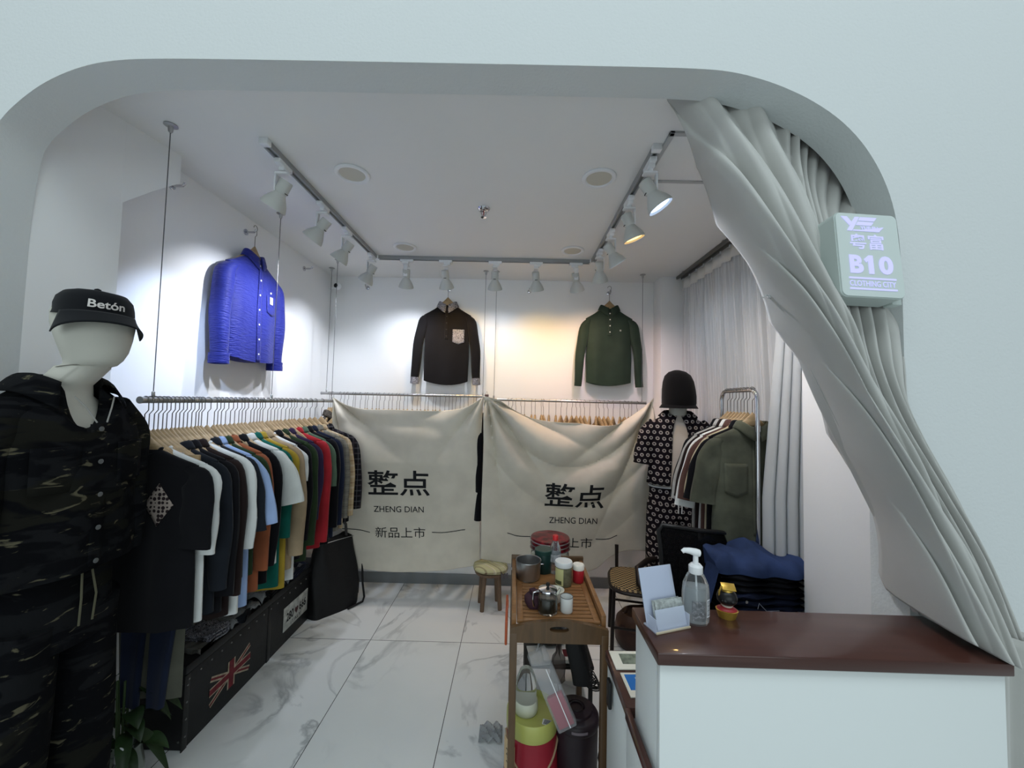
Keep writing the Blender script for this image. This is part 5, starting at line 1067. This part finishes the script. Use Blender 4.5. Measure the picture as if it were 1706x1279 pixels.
t = thing('payment_card', 'cream payment card lying at the far left of the lower desk', 'card', (.395, 1.315, DZ), R(1)); obj('card', bx((0, 0, .002), (.10, .09, .004), .001), cardm, t); obj('printed_square', bx((.01, .004, .0044), (.062, .05, .0008)), mat('print_grey_green', (128, 138, 122), .5, var=(60, .3)), t)
t = thing('payment_card', 'blue and white payment card nearer the front of the lower desk', 'card', (.398, 1.205, DZ), R(2)); obj('card', bx((0, 0, .002), (.085, .10, .004), .001), cardm, t); obj('blue_field', bx((.002, .008, .0044), (.070, .065, .0008)), mat('card_blue', (34, 112, 190), .4), t); obj('white_field', bx((.014, .006, .0050), (.036, .042, .0006)), cardm, t)
# acrylic brochure stand
acr = mat('acrylic_blue_tint', (214, 222, 240), .12, alpha=.5); acrp = mat('brochure_pale_blue', (176, 186, 214), .4)
t = thing('brochure_stand', 'clear acrylic stand with a pale blue sheet and cards on the counter', 'stand', (.408, 1.022, CT), R(19))
q = Matrix.Rotation(R(-16), 3, 'X')
def tilted(c, s, bev=.0008):
    b_ = bx((c[0], 0, c[2]), s, bev)
    for v in b_.verts: v.co = q @ v.co + Vector((0, c[1], 0))
    return b_
obj('back_plate', tilted((0, .012, .068), (.104, .003, .138)), acr, t); obj('sheet', tilted((0, .0155, .069), (.098, .0012, .130)), acrp, t)
obj('base', bx((0, .0, .002), (.106, .05, .004), .001), acr, t); obj('pocket_front', tilted((.005, -.016, .026), (.092, .002, .045)), acr, t); obj('base_edge', bx((0, -.024, .0025), (.106, .004, .005), .001), mat('base_edge_tan', (196, 184, 160), .5), t)
for k, (x, y) in enumerate(((.008, -.004), (.013, -.010))): obj('card_stack', tilted((x, y + .004, .036), (.086, .003, .054)), mat('card_print_%d' % k, (186, 192, 190), .4, var=(90, .25)), t)
for x in (-.05, .052): obj('pocket_side', bx((x, -.006, .018), (.002, .032, .030), .0005), acr, t)
# hand sanitiser
t = thing('sanitizer_bottle', 'clear pump bottle of hand sanitizer with a white pump on the counter', 'bottle', (.494, 1.048, CT))
obj('bottle', lathe(new(), [(.001, 0), (.031, 0), (.0345, .006), (.035, .075), (.032, .10), (.022, .122), (.015, .130), (.001, .131)], 36, sy=.8), clear_p, t)
obj('gel', lathe(new(), [(.001, .004), (.030, .005), (.032, .075), (.030, .092), (.001, .092)], 30, sy=.78), mat('clear_gel', (206, 212, 216), .05, alpha=.35), t)
obj('label', wrap2 := grid(new(), 14, 4, lambda u, v: (.0352 * cos(R(235 + 60 * u)), .0352 * .8 * sin(R(235 + 60 * u)), .014 + .05 * v)), mat('label_marks', (150, 152, 158), .5, alpha=.55, var=(140, .6)), t)
lb = obj('barcode', grid(new(), 4, 2, lambda u, v: (.0354 * cos(R(300 + 26 * u)), .0354 * .8 * sin(R(300 + 26 * u)), .022 + .045 * v)), mat('code_white', (214, 216, 220), .5), t)
bars = new()
for k in range(10): grid(bars, 4, 1, lambda u, v, k=k: (.0357 * cos(R(303 + 20 * u)), .0357 * .8 * sin(R(303 + 20 * u)), .026 + .0038 * k + (.0016 if k % 3 else .0024) * v))
obj('code_lines', bars, mat('line_grey', (96, 98, 104), .6), lb)
obj('collar', lathe(new(), [(.0165, .126), (.0175, .128), (.0175, .144), (.012, .150), (.001, .150)], 24), white_p, t)
obj('pump_stem', tube(new(), [(0, 0, .148), (0, 0, .175)], [.007, .0065], 12), white_p, t)
obj('pump_head', tube(new(), [(.010, .0, .177), (0, 0, .179), (-.016, 0, .183), (-.030, 0, .184), (-.036, 0, .180)], [.009, .010, .008, .0065, .005], 12), white_p, t)
obj('dip_tube', tube(new(), [(0, 0, .128), (.004, 0, .012)], .002, 6), mat('tube_white', (220, 222, 224), .4), t)
# little figurine
gold = mat('toy_gold', (190, 156, 70), .35, .7); t = thing('figurine', 'small black faced bobble toy with a gold hat and red oval base on the counter', 'figurine', (.590, 1.072, CT), R(-15))
obj('base', lathe(new(), [(.001, 0), (.021, 0), (.024, .008), (.027, .018), (.028, .021), (.025, .022), (.001, .022)], 32, sy=.8), gold, t); obj('red_robe', lathe(new(), [(.0255, .0215), (.024, .024), (.017, .028), (.010, .033), (.001, .034)], 30, sy=.8), mat('toy_red', (150, 36, 42), .4), t)
obj('collar', lathe(new(), [(.013, .030), (.015, .034), (.011, .037), (.001, .037)], 24), mat('toy_cream', (222, 212, 196), .5), t)
hd = obj('head', lathe(new(), [(.002, .034), (.014, .036), (.021, .044), (.0225, .054), (.019, .066), (.011, .074), (.001, .077)], 30, sx=1.15, sy=1.1), mat('toy_black', (24, 23, 24), .35), t)
for x in (-.009, .009): obj('cheek', lathe(new(), [(.001, -.007), (.006, -.005), (.008, 0), (.006, .005), (.001, .007)], 16, (x, -.017, .050)), mat('toy_black', (24, 23, 24), .35), hd)
b = bx((.002, -.006, .083), (.034, .026, .003), .001, Matrix.Rotation(R(22), 3, 'X')); lathe(b, [(.016, .068), (.014, .078), (.001, .080)], 20); ht = obj('hat', b, gold, t); obj('tassel', tube(new(), [(-.015, -.01, .085), (-.021, -.010, .07), (-.020, -.008, .055)], .0025, 6), gold, ht)

# ---------------------------------------------------------------- lit shop sign on the right jamb
t = thing('shop_sign', 'lit white box sign with shop number B10 on the right jamb', 'sign', (.985, 1.098, 2.03))
t.rotation_euler = (R(-6), R(1.0), R(3))
frost = mat('sign_acrylic', (205, 215, 212), .35, spec=.4)
def rrect(w_, h_, r_, n=6): return [(sx * (w_ / 2 - r_) + r_ * cos(R(a0 + 90 * k / n)), sz * (h_ / 2 - r_) + r_ * sin(R(a0 + 90 * k / n))) for sx, sz, a0 in ((1, 1, 0), (-1, 1, 90), (-1, -1, 180), (1, -1, 270)) for k in range(n + 1)]
obj('box', prism(new(), rrect(.186, .252, .018), 'y', -.03, .03), mat('sign_side', (184, 194, 190), .4), t, smooth=False)
obj('face', prism(new(), rrect(.180, .246, .016), 'y', -.034, -.030), frost, t, smooth=False)
obj('mount', bx((.10, .012, 0), (.03, .03, .26), .004), mat('sign_side', (184, 194, 190), .4), t)
glow = mat('sign_glow', (120, 122, 160), .5, emit=((200, 203, 255), .70)); edge = mat('sign_glow_outline', (150, 156, 190), .5)
def stext(s, x, z, w_, h_, bold=0): return place(text_bm(s, height=h_, width=w_, bold=bold), (x, -.0352, z), (1, 0, 0), (0, 0, 1))
def poly(P): return prism(new(), P, 'y', -.0358, -.0342)
lg = poly([(-.075, .112), (-.058, .112), (-.044, .094), (-.052, .086)])
for P in ([(-.034, .112), (-.022, .112), (-.046, .070), (-.060, .070)], [(-.018, .112), (.030, .112), (.022, .102), (-.024, .102)], [(-.026, .098), (.020, .098), (.012, .088), (-.032, .088)], [(-.042, .073), (.036, .073), (.048, .084), (.042, .084), (.034, .070), (-.042, .070)]): join(lg, poly(P))
obj('emblem', lg, glow, t, smooth=False)
b = stext('YUE FU', .004, .0795, .052, .010, .03); [setattr(v.co, 'y', -.0362) for v in b.verts]; obj('emblem_lettering', b, glow, t, smooth=False)
b = stext('粤富', -.006, .038, .100, .046, .012); join(b, stext('B', -.043, -.030, .040, .054, .045)); join(b, poly([(-.008, -.057), (.006, -.057), (.006, -.003), (-.006, -.003), (-.020, -.015), (-.014, -.024), (-.008, -.019)])); join(b, stext('0', .043, -.030, .042, .054, .045)); join(b, stext('CLOTHING CITY', -.001, -.0865, .134, .0165, .018))
for z in (-.071, -.102): join(b, poly([(-.068, z - .0022), (.068, z - .0022), (.068, z + .0022), (-.068, z + .0022)]))
obj('lettering', b, glow, t, smooth=False)

# ---------------------------------------------------------------- grey doorway curtain
grey_c = mat('grey_velvet', (188, 188, 184), .8, bump=(420, .12, .0015), var=(3, .05), spec=.2, sheen=.25)
T8 = 8
rows = [
 (0.00, [(1107, 151), (1166, 150), (1232, 157), (1296, 178), (1352, 216), (1406, 276), (1456, 360), (1502, 462)], 1.315, 1.30),
 (0.10, [(1145, 215), (1194, 222), (1246, 236), (1297, 258), (1346, 296), (1394, 352), (1440, 420), (1503, 505)], 1.30, 1.235),
 (0.22, [(1183, 290), (1226, 303), (1272, 322), (1318, 347), (1364, 382), (1410, 430), (1456, 486), (1506, 552)], 1.265, 1.165),
 (0.36, [(1236, 398), (1270, 415), (1306, 437), (1346, 462), (1388, 490), (1430, 522), (1470, 562), (1510, 612)], 1.22, 1.115),
 (0.50, [(1302, 520), (1328, 534), (1350, 550), (1382, 566), (1414, 584), (1446, 604), (1480, 632), (1517, 680)], 1.19, 1.095),
 (0.62, [(1364, 638), (1384, 649), (1396, 660), (1424, 671), (1452, 683), (1480, 697), (1512, 712), (1546, 742)], 1.155, 1.085),
 (0.75, [(1428, 766), (1446, 775), (1458, 783), (1486, 790), (1514, 798), (1542, 806), (1570, 818), (1596, 830)], 1.12, 1.075),
 (0.87, [(1482, 892), (1502, 902), (1522, 911), (1552, 920), (1582, 929), (1612, 938), (1636, 940), (1654, 956)], 1.095, 1.04),
 (1.00, [(1518, 1018), (1548, 1033), (1580, 1050), (1612, 1066), (1642, 1082), (1672, 1098), (1698, 1102), (1722, 1094)], 1.075, .985)]
RP = [[tuple(at(x, y, ya + (yb - ya) * k / 7)) for k, (x, y) in enumerate(P)] for s, P, ya, yb in rows]
SV = [r[0] for r in rows]
def base(s, t_):
    for i in range(len(SV) - 1):
        if s <= SV[i + 1]: break
    u = (i + (s - SV[i]) / (SV[i + 1] - SV[i])) / (len(SV) - 1)
    return Vector(cr([cr(r, t_) for r in RP], u))
def fold_f(x): x = x % 1; return (1 - abs(2 * x - 1) ** 1.6)
def curt(t_, s):
    p = base(s, t_); n = Vector((-.22, -.97, .10))
    k = max(0, min(1, (.52 - t_ + .20 * s) / .16)); k = k * k * (3 - 2 * k)            # twisted roll along the leading edge
    pl = fold_f(t_ * 15.5 + .3 * sin(4 * s) + .5 * sin(11 * t_)) * (.036 + .014 * sin(17 * t_)) * (1 - .25 * s)
    ro = fold_f(t_ * 5.2 - s * 4.2 + .12 * sin(6 * s) + .1) * .056 + fold_f(t_ * 11 - s * 4.3 + .3) * .010
    roll = .085 * math.sqrt(max(0, 1 - ((t_ - .22) / .30) ** 2)) * min(1, .25 + s * 1.6) if abs(t_ - .22) < .30 else 0
    bul = .035 * sin(pi * t_) * s
    top = min(1, s / .05)
    d = (pl * (1 - k) + ro * k) * (.45 + .55 * top) + (roll + bul) * top
    c = max(0, 1 - t_ / .11) * min(1, s * 6)
    return p + n * (d - .02) + Vector((.055 * c * c, .17 * c ** 1.6, 0))
t = thing('door_curtain', 'heavy grey curtain swept and twisted across the right of the arched opening', 'curtain', (0, 0, 0))
thick(obj('drape', grid(new(), 200, 150, curt), grey_c, t, angle=80), .003)
def lining(u, v):                                   # the cloth's back, so the bundle has a body
    p = base(v, .13 + .80 * u); return p + Vector((0, .03 + .09 * sin(pi * u) * min(1, v * 3), 0)) + Vector((0, .010 * sin(28 * u + 4 * v), 0))
obj('drape_back', grid(new(), 70, 50, lining), grey_c, t, angle=80)
def tail(u, v):
    z = 1.045 - 1.0 * v; x = 1.168 + .15 * u + .03 * v * u; y = 1.02 - .045 * sin(pi * u) + .016 * sin(17 * u + 2 * v)
    return (x, y, z)
thick(obj('drape_tail', grid(new(), 60, 40, tail), grey_c, t, angle=80), .003)
hk = thing('tieback_hook', 'small clear hook at the inner edge of the grey curtain', 'hook', at(1279, 494, 1.24)); obj('hook', tube(new(), [(.01, 0, .0), (-.008, -.006, .004), (-.014, -.004, -.004), (-.022, 0, -.002)], .0025, 6), mat('hook_clear', (200, 200, 200), .2), hk); obj('plate', bx((.006, 0, 0), (.012, .01, .012), .002), mat('hook_clear', (200, 200, 200), .2), hk)
